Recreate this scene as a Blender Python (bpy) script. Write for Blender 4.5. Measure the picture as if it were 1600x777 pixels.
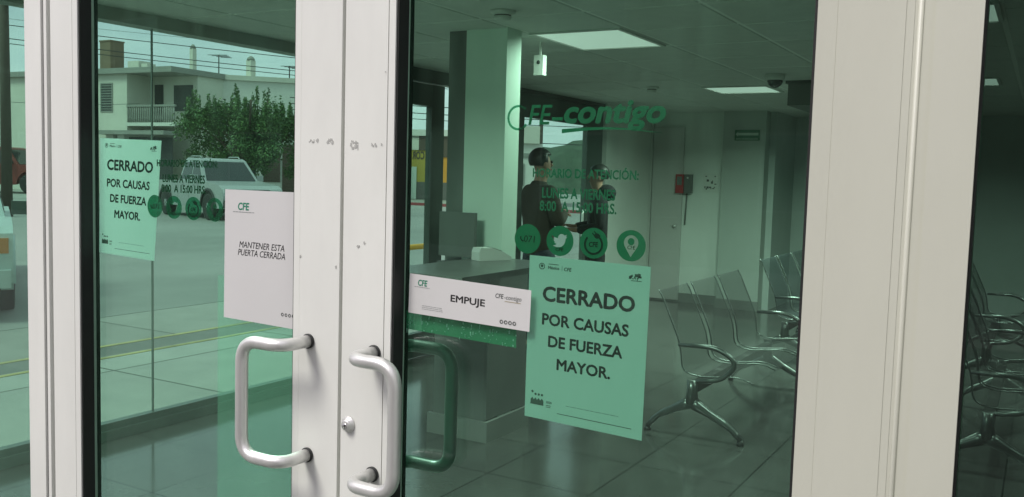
import bpy, bmesh, math, random
from mathutils import Vector, Matrix
rnd = random.Random(7)
R = math.radians
S = bpy.context.scene
for o in list(bpy.data.objects):
    bpy.data.objects.remove(o)
COL = S.collection

# ------------------------------------------------------------------ camera
cam_data = bpy.data.cameras.new('camera')
cam = bpy.data.objects.new('camera', cam_data)
COL.objects.link(cam)
yaw, pitch, roll = R(30.1455), R(4.5524), R(-1.6155)
fwd = Vector((-math.sin(yaw)*math.cos(pitch), math.cos(yaw)*math.cos(pitch), -math.sin(pitch)))
right0 = Vector((math.cos(yaw), math.sin(yaw), 0))
up0 = right0.cross(fwd)
rt = right0*math.cos(roll) - up0*math.sin(roll)
up = right0*math.sin(roll) + up0*math.cos(roll)
cam.matrix_world = Matrix(((rt.x, up.x, -fwd.x, 0), (rt.y, up.y, -fwd.y, -1.315), (rt.z, up.z, -fwd.z, 1.6), (0, 0, 0, 1)))
cam_data.sensor_fit = 'HORIZONTAL'
cam_data.sensor_width = 36.0
cam_data.lens = 1429.36/1600*36
cam_data.clip_start = 0.02
cam_data.clip_end = 2000
S.camera = cam

# ------------------------------------------------------------------ sky (bright overcast) and soft sun
SUN_EL, SUN_AZ = R(52), R(-118)       # azimuth measured from +X, the sun stands in front of the facade, to the left
w = bpy.data.worlds.new('World')
S.world = w
w.use_nodes = True
nt = w.node_tree
nt.nodes.clear()
wo = nt.nodes.new('ShaderNodeOutputWorld')
bg = nt.nodes.new('ShaderNodeBackground')
bg.inputs['Strength'].default_value = 0.1
sky = nt.nodes.new('ShaderNodeTexSky')
sky.sky_type = 'NISHITA'
sky.sun_disc = False
sky.sun_elevation = SUN_EL
sky.sun_rotation = R(90) - SUN_AZ
sky.air_density = 1.0
sky.dust_density = 2.0
tc = nt.nodes.new('ShaderNodeTexCoord')
mp = nt.nodes.new('ShaderNodeMapping')
mp.inputs['Scale'].default_value = (1.6, 1.6, 5.0)
no = nt.nodes.new('ShaderNodeTexNoise')
no.inputs['Scale'].default_value = 2.2
no.inputs['Detail'].default_value = 6
no.inputs['Roughness'].default_value = 0.6
cr = nt.nodes.new('ShaderNodeValToRGB')
cr.color_ramp.elements[0].position = 0.3
cr.color_ramp.elements[0].color = (8.3, 7.8, 9.6, 1)
cr.color_ramp.elements[1].position = 0.72
cr.color_ramp.elements[1].color = (13.6, 12.6, 13.6, 1)
mixc = nt.nodes.new('ShaderNodeMixRGB')
mixc.inputs['Fac'].default_value = 0.85
nt.links.new(tc.outputs['Generated'], mp.inputs['Vector'])
nt.links.new(mp.outputs['Vector'], no.inputs['Vector'])
nt.links.new(no.outputs['Fac'], cr.inputs['Fac'])
nt.links.new(sky.outputs['Color'], mixc.inputs['Color1'])
nt.links.new(cr.outputs['Color'], mixc.inputs['Color2'])
nt.links.new(mixc.outputs['Color'], bg.inputs['Color'])
nt.links.new(bg.outputs['Background'], wo.inputs['Surface'])

sd = bpy.data.lights.new('sun', 'SUN')
sd.energy = 2.7
sd.angle = R(20)
sd.color = (1.0, 0.96, 0.9)
sun = bpy.data.objects.new('sun', sd)
COL.objects.link(sun)
sdir = Vector((math.cos(SUN_EL)*math.cos(SUN_AZ), math.cos(SUN_EL)*math.sin(SUN_AZ), math.sin(SUN_EL)))
sun.rotation_euler = sdir.to_track_quat('Z', 'Y').to_euler()
sun.location = (0, -8, 12)

S.render.engine = 'CYCLES'
S.view_settings.view_transform = 'Standard'
S.view_settings.look = 'None'
S.view_settings.exposure = 0.0
S.view_settings.gamma = 1.0
S.view_settings.use_curve_mapping = False
S.cycles.use_denoising = True
S.cycles.max_bounces = 8
S.cycles.diffuse_bounces = 4
S.cycles.glossy_bounces = 4
S.cycles.transparent_max_bounces = 24
S.cycles.caustics_reflective = False
S.cycles.caustics_refractive = False
S.cycles.sample_clamp_indirect = 4.0

# ------------------------------------------------------------------ materials
def new_mat(name):
    m = bpy.data.materials.new(name)
    m.use_nodes = True
    return m, m.node_tree, m.node_tree.nodes['Principled BSDF']

def mat(name, col, rough=0.5, metal=0.0, var=0.0, scale=8.0, bump=0.0, bscale=60.0, spec=None, stretch=None, dark=None):
    """principled with large-scale noise variation of the colour and a fine bump"""
    m, t, b = new_mat(name)
    b.inputs['Base Color'].default_value = (*col, 1)
    b.inputs['Roughness'].default_value = rough
    b.inputs['Metallic'].default_value = metal
    if spec is not None:
        b.inputs['Specular IOR Level'].default_value = spec
    if var or bump:
        g = t.nodes.new('ShaderNodeTexCoord')
        mpn = t.nodes.new('ShaderNodeMapping')
        if stretch:
            mpn.inputs['Scale'].default_value = stretch
        t.links.new(g.outputs['Object'], mpn.inputs['Vector'])
    if var:
        n = t.nodes.new('ShaderNodeTexNoise')
        n.inputs['Scale'].default_value = scale
        n.inputs['Detail'].default_value = 7
        n.inputs['Roughness'].default_value = 0.65
        t.links.new(mpn.outputs['Vector'], n.inputs['Vector'])
        r = t.nodes.new('ShaderNodeValToRGB')
        r.color_ramp.elements[0].position = 0.3
        r.color_ramp.elements[1].position = 0.7
        d = dark if dark else tuple(c*(1-var) for c in col)
        r.color_ramp.elements[0].color = (*d, 1)
        r.color_ramp.elements[1].color = (*[min(1, c*(1+var*0.5)) for c in col], 1)
        t.links.new(n.outputs['Fac'], r.inputs['Fac'])
        t.links.new(r.outputs['Color'], b.inputs['Base Color'])
        mr = t.nodes.new('ShaderNodeMapRange')
        mr.inputs['To Min'].default_value = max(0.02, rough-0.08)
        mr.inputs['To Max'].default_value = min(1, rough+0.1)
        t.links.new(n.outputs['Fac'], mr.inputs['Value'])
        t.links.new(mr.outputs['Result'], b.inputs['Roughness'])
    if bump:
        n2 = t.nodes.new('ShaderNodeTexNoise')
        n2.inputs['Scale'].default_value = bscale
        n2.inputs['Detail'].default_value = 3
        t.links.new(mpn.outputs['Vector'], n2.inputs['Vector'])
        bp = t.nodes.new('ShaderNodeBump')
        bp.inputs['Strength'].default_value = bump
        bp.inputs['Distance'].default_value = 0.01
        t.links.new(n2.outputs['Fac'], bp.inputs['Height'])
        t.links.new(bp.outputs['Normal'], b.inputs['Normal'])
    return m

def glass(name, tint, f0=0.04, rough=0.0, dust_haze=0.0):
    """thin pane: each of its two faces reflects by Schlick's law and lets tinted light through"""
    m, t, b = new_mat(name)
    t.nodes.remove(b)
    out = t.nodes['Material Output']
    geo = t.nodes.new('ShaderNodeNewGeometry')
    dot = t.nodes.new('ShaderNodeVectorMath'); dot.operation = 'DOT_PRODUCT'
    t.links.new(geo.outputs['Normal'], dot.inputs[0]); t.links.new(geo.outputs['Incoming'], dot.inputs[1])
    ab = t.nodes.new('ShaderNodeMath'); ab.operation = 'ABSOLUTE'
    t.links.new(dot.outputs['Value'], ab.inputs[0])
    one = t.nodes.new('ShaderNodeMath'); one.operation = 'SUBTRACT'; one.inputs[0].default_value = 1.0; one.use_clamp = True
    t.links.new(ab.outputs[0], one.inputs[1])
    pw = t.nodes.new('ShaderNodeMath'); pw.operation = 'POWER'; pw.inputs[1].default_value = 5.0
    t.links.new(one.outputs[0], pw.inputs[0])
    ma = t.nodes.new('ShaderNodeMath'); ma.operation = 'MULTIPLY_ADD'
    ma.inputs[1].default_value = 1-f0; ma.inputs[2].default_value = f0
    t.links.new(pw.outputs[0], ma.inputs[0])
    tr = t.nodes.new('ShaderNodeBsdfTransparent')
    tr.inputs['Color'].default_value = (*[c**0.5 for c in tint], 1)
    gl = t.nodes.new('ShaderNodeBsdfGlossy')
    gl.inputs['Roughness'].default_value = rough
    mx = t.nodes.new('ShaderNodeMixShader')
    t.links.new(ma.outputs[0], mx.inputs['Fac'])
    t.links.new(tr.outputs[0], mx.inputs[1]); t.links.new(gl.outputs[0], mx.inputs[2])
    last = mx
    if dust_haze:                                  # thin uneven film of dust and wiped smears, its green tone painting the reflection haze
        g = t.nodes.new('ShaderNodeTexCoord')
        fac = None
        for sc_, st, det, lo, hi in ((2.2, (1, 1, 0.45), 5, 0.35, 0.75), (26, (1.0, 1, 0.22), 4, 0.45, 0.8)):
            mpn = t.nodes.new('ShaderNodeMapping'); mpn.inputs['Scale'].default_value = st
            mpn.inputs['Rotation'].default_value = (0, R(12), 0)
            n = t.nodes.new('ShaderNodeTexNoise'); n.inputs['Scale'].default_value = sc_; n.inputs['Detail'].default_value = det
            t.links.new(g.outputs['Object'], mpn.inputs['Vector']); t.links.new(mpn.outputs['Vector'], n.inputs['Vector'])
            r_ = t.nodes.new('ShaderNodeMapRange'); r_.inputs['From Min'].default_value = lo; r_.inputs['From Max'].default_value = hi
            r_.inputs['To Min'].default_value = 0.35; r_.inputs['To Max'].default_value = 2.0
            t.links.new(n.outputs['Fac'], r_.inputs['Value'])
            if fac is None:
                fac = r_.outputs['Result']
            else:
                mu = t.nodes.new('ShaderNodeMath'); mu.operation = 'MULTIPLY'
                t.links.new(fac, mu.inputs[0]); t.links.new(r_.outputs['Result'], mu.inputs[1]); fac = mu.outputs[0]
        md = t.nodes.new('ShaderNodeMath'); md.operation = 'MULTIPLY'; md.inputs[1].default_value = dust_haze; md.use_clamp = True
        t.links.new(fac, md.inputs[0])
        df = t.nodes.new('ShaderNodeBsdfDiffuse'); df.inputs['Color'].default_value = (0.50, 0.88, 0.66, 1)
        m2 = t.nodes.new('ShaderNodeMixShader')
        t.links.new(md.outputs[0], m2.inputs['Fac']); t.links.new(mx.outputs[0], m2.inputs[1]); t.links.new(df.outputs[0], m2.inputs[2])
        last = m2
    t.links.new(last.outputs[0], out.inputs['Surface'])
    return m

def see_through(name, col, share, tint, translucent=0.0, rough=0.6):
    """thin sheet: part paint, part clear (perforations or thin film), part light passed on diffusely"""
    m, t, b = new_mat(name)
    b.inputs['Base Color'].default_value = (*col, 1)
    b.inputs['Roughness'].default_value = rough
    last = b
    if translucent:
        tl = t.nodes.new('ShaderNodeBsdfTranslucent'); tl.inputs['Color'].default_value = (*col, 1)
        m1 = t.nodes.new('ShaderNodeMixShader'); m1.inputs['Fac'].default_value = translucent
        t.links.new(b.outputs[0], m1.inputs[1]); t.links.new(tl.outputs[0], m1.inputs[2]); last = m1
    if share:
        tr = t.nodes.new('ShaderNodeBsdfTransparent'); tr.inputs['Color'].default_value = (*tint, 1)
        m2 = t.nodes.new('ShaderNodeMixShader'); m2.inputs['Fac'].default_value = share
        t.links.new(last.outputs[0], m2.inputs[1]); t.links.new(tr.outputs[0], m2.inputs[2]); last = m2
    t.links.new(last.outputs[0], t.nodes['Material Output'].inputs['Surface'])
    return m

def emit(name, col, strength):
    m, t, b = new_mat(name)
    b.inputs['Base Color'].default_value = (*col, 1)
    b.inputs['Emission Color'].default_value = (*col, 1)
    b.inputs['Emission Strength'].default_value = strength
    return m

def tile_mat(name, col, line, size, offx, offy, rough, width=0.004, var=0.12, spec=0.6, bump=0.04):
    """square tiles with thin joints, laid in world metres"""
    m, t, b = new_mat(name)
    g = t.nodes.new('ShaderNodeTexCoord')
    mpn = t.nodes.new('ShaderNodeMapping')
    mpn.inputs['Location'].default_value = (offx, offy, 0)
    t.links.new(g.outputs['Object'], mpn.inputs['Vector'])
    br = t.nodes.new('ShaderNodeTexBrick')
    br.offset = 0.0
    br.inputs['Scale'].default_value = 1.0
    br.inputs['Brick Width'].default_value = size
    br.inputs['Row Height'].default_value = size
    br.inputs['Mortar Size'].default_value = width
    br.inputs['Mortar Smooth'].default_value = 0.2
    br.inputs['Color1'].default_value = (*col, 1)
    br.inputs['Color2'].default_value = (*[c*(1-var) for c in col], 1)
    br.inputs['Mortar'].default_value = (*line, 1)
    t.links.new(mpn.outputs['Vector'], br.inputs['Vector'])
    n = t.nodes.new('ShaderNodeTexNoise'); n.inputs['Scale'].default_value = 3.0; n.inputs['Detail'].default_value = 8
    t.links.new(g.outputs['Object'], n.inputs['Vector'])
    mrr = t.nodes.new('ShaderNodeMapRange'); mrr.inputs['To Min'].default_value = 0.75; mrr.inputs['To Max'].default_value = 1.2
    t.links.new(n.outputs['Fac'], mrr.inputs['Value'])
    mm = t.nodes.new('ShaderNodeVectorMath'); mm.operation = 'MULTIPLY'
    t.links.new(br.outputs['Color'], mm.inputs[0]); t.links.new(mrr.outputs['Result'], mm.inputs[1])
    t.links.new(mm.outputs['Vector'], b.inputs['Base Color'])
    mr = t.nodes.new('ShaderNodeMapRange'); mr.inputs['To Min'].default_value = rough*0.7; mr.inputs['To Max'].default_value = rough*1.5
    t.links.new(n.outputs['Fac'], mr.inputs['Value']); t.links.new(mr.outputs['Result'], b.inputs['Roughness'])
    b.inputs['Specular IOR Level'].default_value = spec
    bp = t.nodes.new('ShaderNodeBump'); bp.inputs['Strength'].default_value = bump; bp.inputs['Distance'].default_value = 0.004; bp.invert = True
    t.links.new(br.outputs['Fac'], bp.inputs['Height']); t.links.new(bp.outputs['Normal'], b.inputs['Normal'])
    return m

T_FRONT = (0.49, 0.82, 0.65)
T_SIDE = (0.79, 0.90, 0.87)
M = {}
M['frame'] = mat('white_aluminium', (0.81, 0.825, 0.775), 0.38, 0, 0.07, 5.0, 0.02, 250, stretch=(1, 1, 0.35))
M['frame_shaded'] = mat('shaded_white_aluminium', (0.585, 0.595, 0.51), 0.36, 0, 0.05, 4.0, 0.02, 250, stretch=(1, 1, 0.3))  # same white frame, with the right side's shade put into its colour
M['shadow_grey'] = mat('groove_shade_grey', (0.22, 0.22, 0.21), 0.6)  # shadow in the post groove, put into the colour
M['black'] = mat('black_rubber', (0.012, 0.014, 0.013), 0.6)
M['glass_front'] = glass('green_tinted_door_glass', T_FRONT, 0.035, dust_haze=0.010)
M['glass_dark'] = glass('dark_green_sidelight_glass', (0.22, 0.38, 0.30), 0.035, dust_haze=0.008)
M['glass_side'] = glass('green_tinted_wall_glass', T_SIDE, 0.015)
M['alu'] = mat('satin_aluminium', (0.72, 0.725, 0.70), 0.38, 0.6, 0.10, 30, 0.04, 300, stretch=(1, 1, 0.15))
M['alu_green'] = mat('grey_green_handle', (0.05, 0.115, 0.09), 0.32, 0.2, 0.06, 30)
M['steel'] = mat('bright_steel', (0.72, 0.72, 0.7), 0.2, 1.0)
M['paper'] = mat('white_paper', (0.655, 0.655, 0.645), 0.75, 0, 0.03, 4)
M['paper_green'] = see_through('mint_paper', (0.80, 0.85, 0.86), 0.0, (1, 1, 1), 0.42, 0.7)
M['ink'] = mat('black_ink', (0.016, 0.017, 0.017), 0.5)
M['ink_soft'] = mat('soft_ink', (0.10, 0.11, 0.105), 0.6)
M['ink_grey'] = mat('grey_ink', (0.30, 0.32, 0.31), 0.6)
M['ink_green'] = mat('green_ink', (0.02, 0.22, 0.13), 0.6)
M['ink_gold'] = mat('gold_ink', (0.35, 0.30, 0.18), 0.6)
M['vinyl'] = see_through('green_vinyl', (0.035, 0.23, 0.135), 0.14, (0.3, 0.8, 0.6), 0.1)
M['vinyl_pale'] = see_through('pale_green_vinyl', (0.075, 0.26, 0.175), 0.3, (0.4, 0.85, 0.65), 0.1)
M['vinyl_dark'] = see_through('dark_green_vinyl', (0.035, 0.18, 0.115), 0.70, (0.35, 0.75, 0.6), 0.1)
M['floor'] = tile_mat('grey_floor_tile', (0.088, 0.092, 0.087), (0.018, 0.019, 0.018), 0.6, 1.9, -4.0, 0.12, 0.005)
M['ceil'] = mat('ceiling_tile', (0.70, 0.71, 0.68), 0.9, 0, 0.07, 6, 0.25, 120)
M['ceil_bar'] = mat('ceiling_bar', (0.88, 0.88, 0.85), 0.5)
M['wall'] = mat('pale_wall', (0.72, 0.74, 0.70), 0.75, 0, 0.06, 2.0, 0.05, 90)
M['wall2'] = mat('pale_green_wall', (0.76, 0.80, 0.76), 0.75, 0, 0.06, 2.0, 0.05, 90)
M['wall_dark'] = mat('grey_partition', (0.50, 0.55, 0.53), 0.7, 0, 0.08, 2.0)
M['column'] = mat('column_paint', (0.74, 0.90, 0.80), 0.6, 0, 0.05, 2.0)
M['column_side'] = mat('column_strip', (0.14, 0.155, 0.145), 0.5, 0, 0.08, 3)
M['base'] = mat('grey_skirting', (0.20, 0.21, 0.20), 0.4, 0, 0.1, 6)
M['pillar'] = mat('pillar_paint', (0.45, 0.49, 0.46), 0.75, 0, 0.06, 2.0, 0.05, 90)
M['door_grey'] = mat('grey_door_panel', (0.58, 0.57, 0.555), 0.5, 0, 0.05, 3)
M['dframe'] = mat('dark_grey_aluminium', (0.075, 0.09, 0.083), 0.4, 0.3, 0.1, 6)
M['sill'] = mat('grey_sill_aluminium', (0.16, 0.19, 0.175), 0.4, 0.4, 0.1, 6)
M['header'] = mat('header_paint', (0.36, 0.38, 0.355), 0.6, 0, 0.05, 4)
M['silicone'] = mat('grey_silicone', (0.14, 0.17, 0.155), 0.7)
M['lamp'] = emit('ceiling_lamp', (1.0, 0.97, 0.95), 0.5)
M['plastic'] = mat('white_plastic', (0.62, 0.63, 0.6), 0.4)
M['plastic_dark'] = mat('dark_plastic', (0.03, 0.033, 0.033), 0.35)
M['counter_top'] = mat('counter_laminate', (0.09, 0.097, 0.092), 0.3, 0, 0.06, 5)
M['counter'] = mat('counter_panel', (0.13, 0.14, 0.135), 0.45, 0, 0.08, 4)
M['red'] = mat('red_enamel', (0.40, 0.02, 0.03), 0.4)
M['sign_green'] = mat('sign_green', (0.015, 0.16, 0.08), 0.4)
M['sign_white'] = mat('sign_white', (0.55, 0.62, 0.56), 0.5)
M['mesh_black'] = see_through('black_perforated_steel', (0.022, 0.026, 0.024), 0.55, (1, 1, 1))
M['beam_black'] = mat('black_beam_steel', (0.022, 0.026, 0.024), 0.5)
M['mesh_slate'] = see_through('slate_perforated_steel', (0.05, 0.065, 0.07), 0.35, (1, 1, 1))
M['chrome'] = mat('chrome', (0.17, 0.185, 0.18), 0.3, 0.85)
# outside
M['concrete'] = tile_mat('street_concrete', (0.36, 0.35, 0.325), (0.17, 0.165, 0.155), 3.2, 0.4, 1.1, 0.85, 0.02, 0.16, 0.2, 0.2)
M['forecourt'] = tile_mat('dark_forecourt_tile', (0.10, 0.10, 0.095), (0.03, 0.03, 0.03), 0.4, 0.1, 0.2, 0.6, 0.006, 0.1)
M['apron'] = tile_mat('pavement_concrete', (0.40, 0.39, 0.365), (0.12, 0.12, 0.11), 2.0, 0.3, 0.7, 0.8, 0.012, 0.1)
M['asphalt'] = mat('worn_asphalt', (0.20, 0.195, 0.185), 0.85, 0, 0.25, 0.8, 0.2, 40)
M['road'] = mat('worn_road_surface', (0.285, 0.28, 0.265), 0.85, 0, 0.3, 0.25, 0.2, 20, stretch=(1, 0.5, 1))
M['yellow'] = mat('yellow_road_paint', (0.46, 0.39, 0.19), 0.8, 0, 0.4, 3.0)
M['yellow_pipe'] = mat('yellow_pipe_paint', (0.72, 0.34, 0.02), 0.4)
M['redkerb'] = mat('red_kerb_paint', (0.28, 0.05, 0.06), 0.7, 0, 0.2, 5)
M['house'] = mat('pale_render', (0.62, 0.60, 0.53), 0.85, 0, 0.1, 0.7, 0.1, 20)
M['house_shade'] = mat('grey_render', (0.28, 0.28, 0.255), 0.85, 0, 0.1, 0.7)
M['white_wall'] = mat('white_render', (0.66, 0.65, 0.60), 0.85, 0, 0.1, 0.5, 0.1, 20)
M['brown'] = mat('brown_tank', (0.19, 0.13, 0.085), 0.7, 0, 0.15, 2)
M['orange'] = mat('orange_render', (0.66, 0.30, 0.045), 0.8, 0, 0.1, 1)
M['ochre'] = mat('ochre_render', (0.42, 0.32, 0.07), 0.8, 0, 0.1, 1)
M['umber'] = mat('umber_render', (0.10, 0.075, 0.06), 0.8, 0, 0.1, 1)
M['greywall'] = mat('grey_plinth', (0.13, 0.125, 0.12), 0.8, 0, 0.1, 1)
M['dark_open'] = mat('dark_opening', (0.035, 0.04, 0.04), 0.5)
M['brickgrille'] = mat('brown_brick', (0.10, 0.07, 0.055), 0.85, 0, 0.25, 12)
M['leaf'] = mat('leaf_green', (0.075, 0.165, 0.045), 0.55, 0, 0.35, 1.3)
M['leaf2'] = mat('leaf_light_green', (0.12, 0.215, 0.06), 0.55, 0, 0.35, 1.3)
M['leaf3'] = mat('leaf_dark_green', (0.055, 0.115, 0.038), 0.6, 0, 0.4, 1.3)
M['hill'] = mat('scrub_hillside', (0.055, 0.085, 0.055), 0.9, 0, 0.45, 0.9, 0.6, 2.0)
M['bark'] = mat('bark', (0.10, 0.075, 0.055), 0.9, 0, 0.3, 8, 0.5, 20)
M['wood_pole'] = mat('pole_wood', (0.09, 0.075, 0.06), 0.85, 0, 0.2, 6)
M['wire'] = mat('black_wire', (0.03, 0.03, 0.03), 0.6)
M['silver'] = mat('silver_car_paint', (0.40, 0.41, 0.41), 0.3, 0.3, 0.04, 3)
M['carwhite'] = mat('pale_car_paint', (0.52, 0.60, 0.58), 0.3, 0.2, 0.05, 3)
M['carred'] = mat('dull_red_car_paint', (0.20, 0.035, 0.028), 0.35, 0.1, 0.1, 3)
M['carglass'] = mat('dark_car_glass', (0.02, 0.026, 0.028), 0.06, 0, spec=0.8)
M['tyre'] = mat('tyre_rubber', (0.02, 0.02, 0.02), 0.8)
M['rim'] = mat('alloy_rim', (0.45, 0.45, 0.45), 0.3, 0.8)
M['lampglass'] = mat('headlight_glass', (0.7, 0.7, 0.7), 0.1)
M['amber'] = mat('amber_lens', (0.6, 0.22, 0.04), 0.2)
M['skin'] = mat('skin', (0.42, 0.24, 0.17), 0.55)
M['hair'] = mat('black_hair', (0.012, 0.011, 0.010), 0.5)
M['cloth_black'] = mat('black_cloth', (0.012, 0.013, 0.015), 0.9, 0, 0.3, 12, 0.3, 60)
M['cloth_brown'] = mat('taupe_cloth', (0.06, 0.05, 0.04), 0.9, 0, 0.2, 12, 0.3, 60)
M['cloth_jean'] = mat('dark_jean', (0.03, 0.04, 0.055), 0.9, 0, 0.2, 20)

# ------------------------------------------------------------------ mesh helpers
def obj(name, bm, m, parent=None, smooth=False, loc=None, bev=0.0, seg=2):
    if bev:
        bmesh.ops.bevel(bm, geom=[e for e in bm.edges if e.is_manifold and e.calc_face_angle(0) > 0.5], offset=bev, segments=seg,
                        profile=0.7, affect='EDGES', clamp_overlap=True)
    bmesh.ops.recalc_face_normals(bm, faces=bm.faces)
    me = bpy.data.meshes.new(name)
    bm.to_mesh(me)
    bm.free()
    ms = m if isinstance(m, (list, tuple)) else [m]
    for q in ms:
        me.materials.append(M[q] if isinstance(q, str) else q)
    if smooth:
        for p in me.polygons:
            p.use_smooth = True
    o = bpy.data.objects.new(name, me)
    COL.objects.link(o)
    if parent:
        o.parent = parent
    if loc:
        o.location = loc
    return o

def thing(name, label, cat, loc=(0, 0, 0), rotz=0.0, group=None):
    o = bpy.data.objects.new(name, None)
    COL.objects.link(o)
    o.location = loc
    o.rotation_euler = (0, 0, rotz)
    o.empty_display_size = 0.2
    return tag(o, label, cat, group)

def tag(o, label, cat, group=None):
    o['label'] = label
    o['category'] = cat
    if group:
        o['group'] = group
    return o

def structure(o):
    o['kind'] = 'structure'
    return o

def box(bm, x0, x1, y0, y1, z0, z1, mi=0):
    vs = [bm.verts.new(p) for p in ((x0, y0, z0), (x1, y0, z0), (x1, y1, z0), (x0, y1, z0), (x0, y0, z1), (x1, y0, z1), (x1, y1, z1), (x0, y1, z1))]
    for f in ((0, 3, 2, 1), (4, 5, 6, 7), (0, 1, 5, 4), (1, 2, 6, 5), (2, 3, 7, 6), (3, 0, 4, 7)):
        fc = bm.faces.new([vs[i] for i in f])
        fc.material_index = mi
    return bm

def bx(*a):
    return box(bmesh.new(), *a)

def boxes(rows):
    bm = bmesh.new()
    for r in rows:
        box(bm, *r)
    return bm

def tube(bm, pts, r, seg=10, cap=True, mi=0):
    pts = [Vector(p) for p in pts]
    n = len(pts)
    rad = r if isinstance(r, (list, tuple)) else [r]*n
    t0 = (pts[1]-pts[0]).normalized()
    ref = Vector((0, 0, 1)) if abs(t0.z) < 0.9 else Vector((1, 0, 0))
    u = t0.cross(ref).normalized()
    rings = []
    for i in range(n):
        if i == 0:
            t = (pts[1]-pts[0]).normalized()
        elif i == n-1:
            t = (pts[-1]-pts[-2]).normalized()
        else:
            t = ((pts[i+1]-pts[i]).normalized() + (pts[i]-pts[i-1]).normalized()).normalized()
        u = (u - t*u.dot(t)).normalized()
        v = t.cross(u)
        rings.append([bm.verts.new(pts[i] + (u*math.cos(2*math.pi*k/seg) + v*math.sin(2*math.pi*k/seg))*rad[i]) for k in range(seg)])
    for a, b in zip(rings, rings[1:]):
        for k in range(seg):
            f = bm.faces.new((a[k], a[(k+1) % seg], b[(k+1) % seg], b[k]))
            f.material_index = mi
            f.smooth = True
    if cap:
        bm.faces.new(rings[0][::-1]).material_index = mi
        bm.faces.new(rings[-1]).material_index = mi
    return bm

def smooth_path(pts, rad, n=8):
    """polyline with its inner corners rounded by arcs"""
    pts = [Vector(p) for p in pts]
    out = [pts[0]]
    for i in range(1, len(pts)-1):
        a, b, c = pts[i-1], pts[i], pts[i+1]
        d1, d2 = (a-b), (c-b)
        rr = min(rad, d1.length*0.49, d2.length*0.49)
        p, q = b+d1.normalized()*rr, b+d2.normalized()*rr
        for k in range(n+1):
            s = k/n
            out.append(p*(1-s)**2 + b*2*s*(1-s) + q*s**2)
    out.append(pts[-1])
    return out

def lathe(bm, prof, seg=24, axis='Z', center=(0, 0, 0), mi=0):
    c = Vector(center)
    rings = []
    for r, h in prof:
        ring = []
        for k in range(seg):
            a = 2*math.pi*k/seg
            p = {'Z': (r*math.cos(a), r*math.sin(a), h), 'Y': (r*math.cos(a), h, r*math.sin(a)), 'X': (h, r*math.cos(a), r*math.sin(a))}[axis]
            ring.append(bm.verts.new(c+Vector(p)))
        rings.append(ring)
    for a, b in zip(rings, rings[1:]):
        for k in range(seg):
            f = bm.faces.new((a[k], a[(k+1) % seg], b[(k+1) % seg], b[k]))
            f.smooth = True
            f.material_index = mi
    for rg in (rings[0], rings[-1]):
        try:
            bm.faces.new(rg).material_index = mi
        except ValueError:
            pass
    return bm

def prism(bm, poly, d0, d1, axis='Y', mi=0):
    """polygon of 2-D points pushed along an axis between d0 and d1"""
    def P(a, b, d):
        return {'Y': (a, d, b), 'X': (d, a, b), 'Z': (a, b, d)}[axis]
    A = [bm.verts.new(P(a, b, d0)) for a, b in poly]
    B = [bm.verts.new(P(a, b, d1)) for a, b in poly]
    n = len(poly)
    for fc in (bm.faces.new(A), bm.faces.new(B[::-1])):
        fc.material_index = mi
    for i in range(n):
        f = bm.faces.new((A[i], B[i], B[(i+1) % n], A[(i+1) % n]))
        f.material_index = mi
    return bm

def quad_slab(bm, pts, t, mi=0):
    """four corners of a sheet given thickness t along its normal"""
    p = [Vector(q) for q in pts]
    n = (p[1]-p[0]).cross(p[3]-p[0]).normalized()*t
    a = [bm.verts.new(q) for q in p]
    b = [bm.verts.new(q+n) for q in p]
    for f in (a[::-1], b, *[(a[i], a[(i+1) % 4], b[(i+1) % 4], b[i]) for i in range(4)]):
        bm.faces.new(f).material_index = mi
    return bm

def bm_from_curve(cu, extrude=0.0002):
    cu.extrude = extrude
    o = bpy.data.objects.new('tmp', cu)
    COL.objects.link(o)
    dg = bpy.context.evaluated_depsgraph_get()
    me = bpy.data.meshes.new_from_object(o.evaluated_get(dg))
    bpy.data.objects.remove(o)
    bm = bmesh.new()
    bm.from_mesh(me)
    bpy.data.meshes.remove(me)
    return bm

def text_bm(s, width=None, height=None, bold=0.0, shear=0.0, align='CENTER', squeeze=1.0, flip=False):
    """lettering standing in the XZ plane, facing -Y, centred on the origin; width or cap height in metres"""
    cu = bpy.data.curves.new('tmp', 'FONT')
    cu.body = s
    cu.size = 1.0
    cu.shear = shear
    cu.resolution_u = 3
    bm = bm_from_curve(cu, 0.0)
    bpy.data.curves.remove(cu)
    if bold > 0.003:                      # heavier strokes: shifted copies, each a hair behind the last
        src = bm; bm = bmesh.new()
        e = bold*0.9
        for k, (dx, dy) in enumerate(((0, 0), (e, 0), (-e, 0), (0, e), (0, -e), (e*0.7, e*0.7), (-e*0.7, e*0.7), (e*0.7, -e*0.7), (-e*0.7, -e*0.7))):
            merge(bm, src.copy(), (dx, dy, k*0.0011))
        src.free()
    xs = [v.co.x for v in bm.verts]; ys = [v.co.y for v in bm.verts]
    w0, h0 = max(xs)-min(xs), max(ys)-min(ys)
    if width and height:
        sx, sy = width/w0, height/h0
    elif width:
        sx = sy = width/w0
    else:
        sx = sy = height/h0
        sx *= squeeze
    cx, cy = (max(xs)+min(xs))/2, (max(ys)+min(ys))/2
    if align == 'LEFT':
        cx = min(xs)
    for v in bm.verts:
        x, y = (v.co.x-cx)*sx, (v.co.y-cy)*sy
        v.co = Vector((-x if flip else x, v.co.z*sy, y))
    return bm

def merge(dst, src, off=(0, 0, 0), mi=0):
    off = Vector(off)
    mp_ = {v: dst.verts.new(v.co+off) for v in src.verts}
    for f in src.faces:
        try:
            nf = dst.faces.new([mp_[v] for v in f.verts])
            nf.material_index = mi
        except ValueError:
            pass
    src.free()
    return dst

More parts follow.
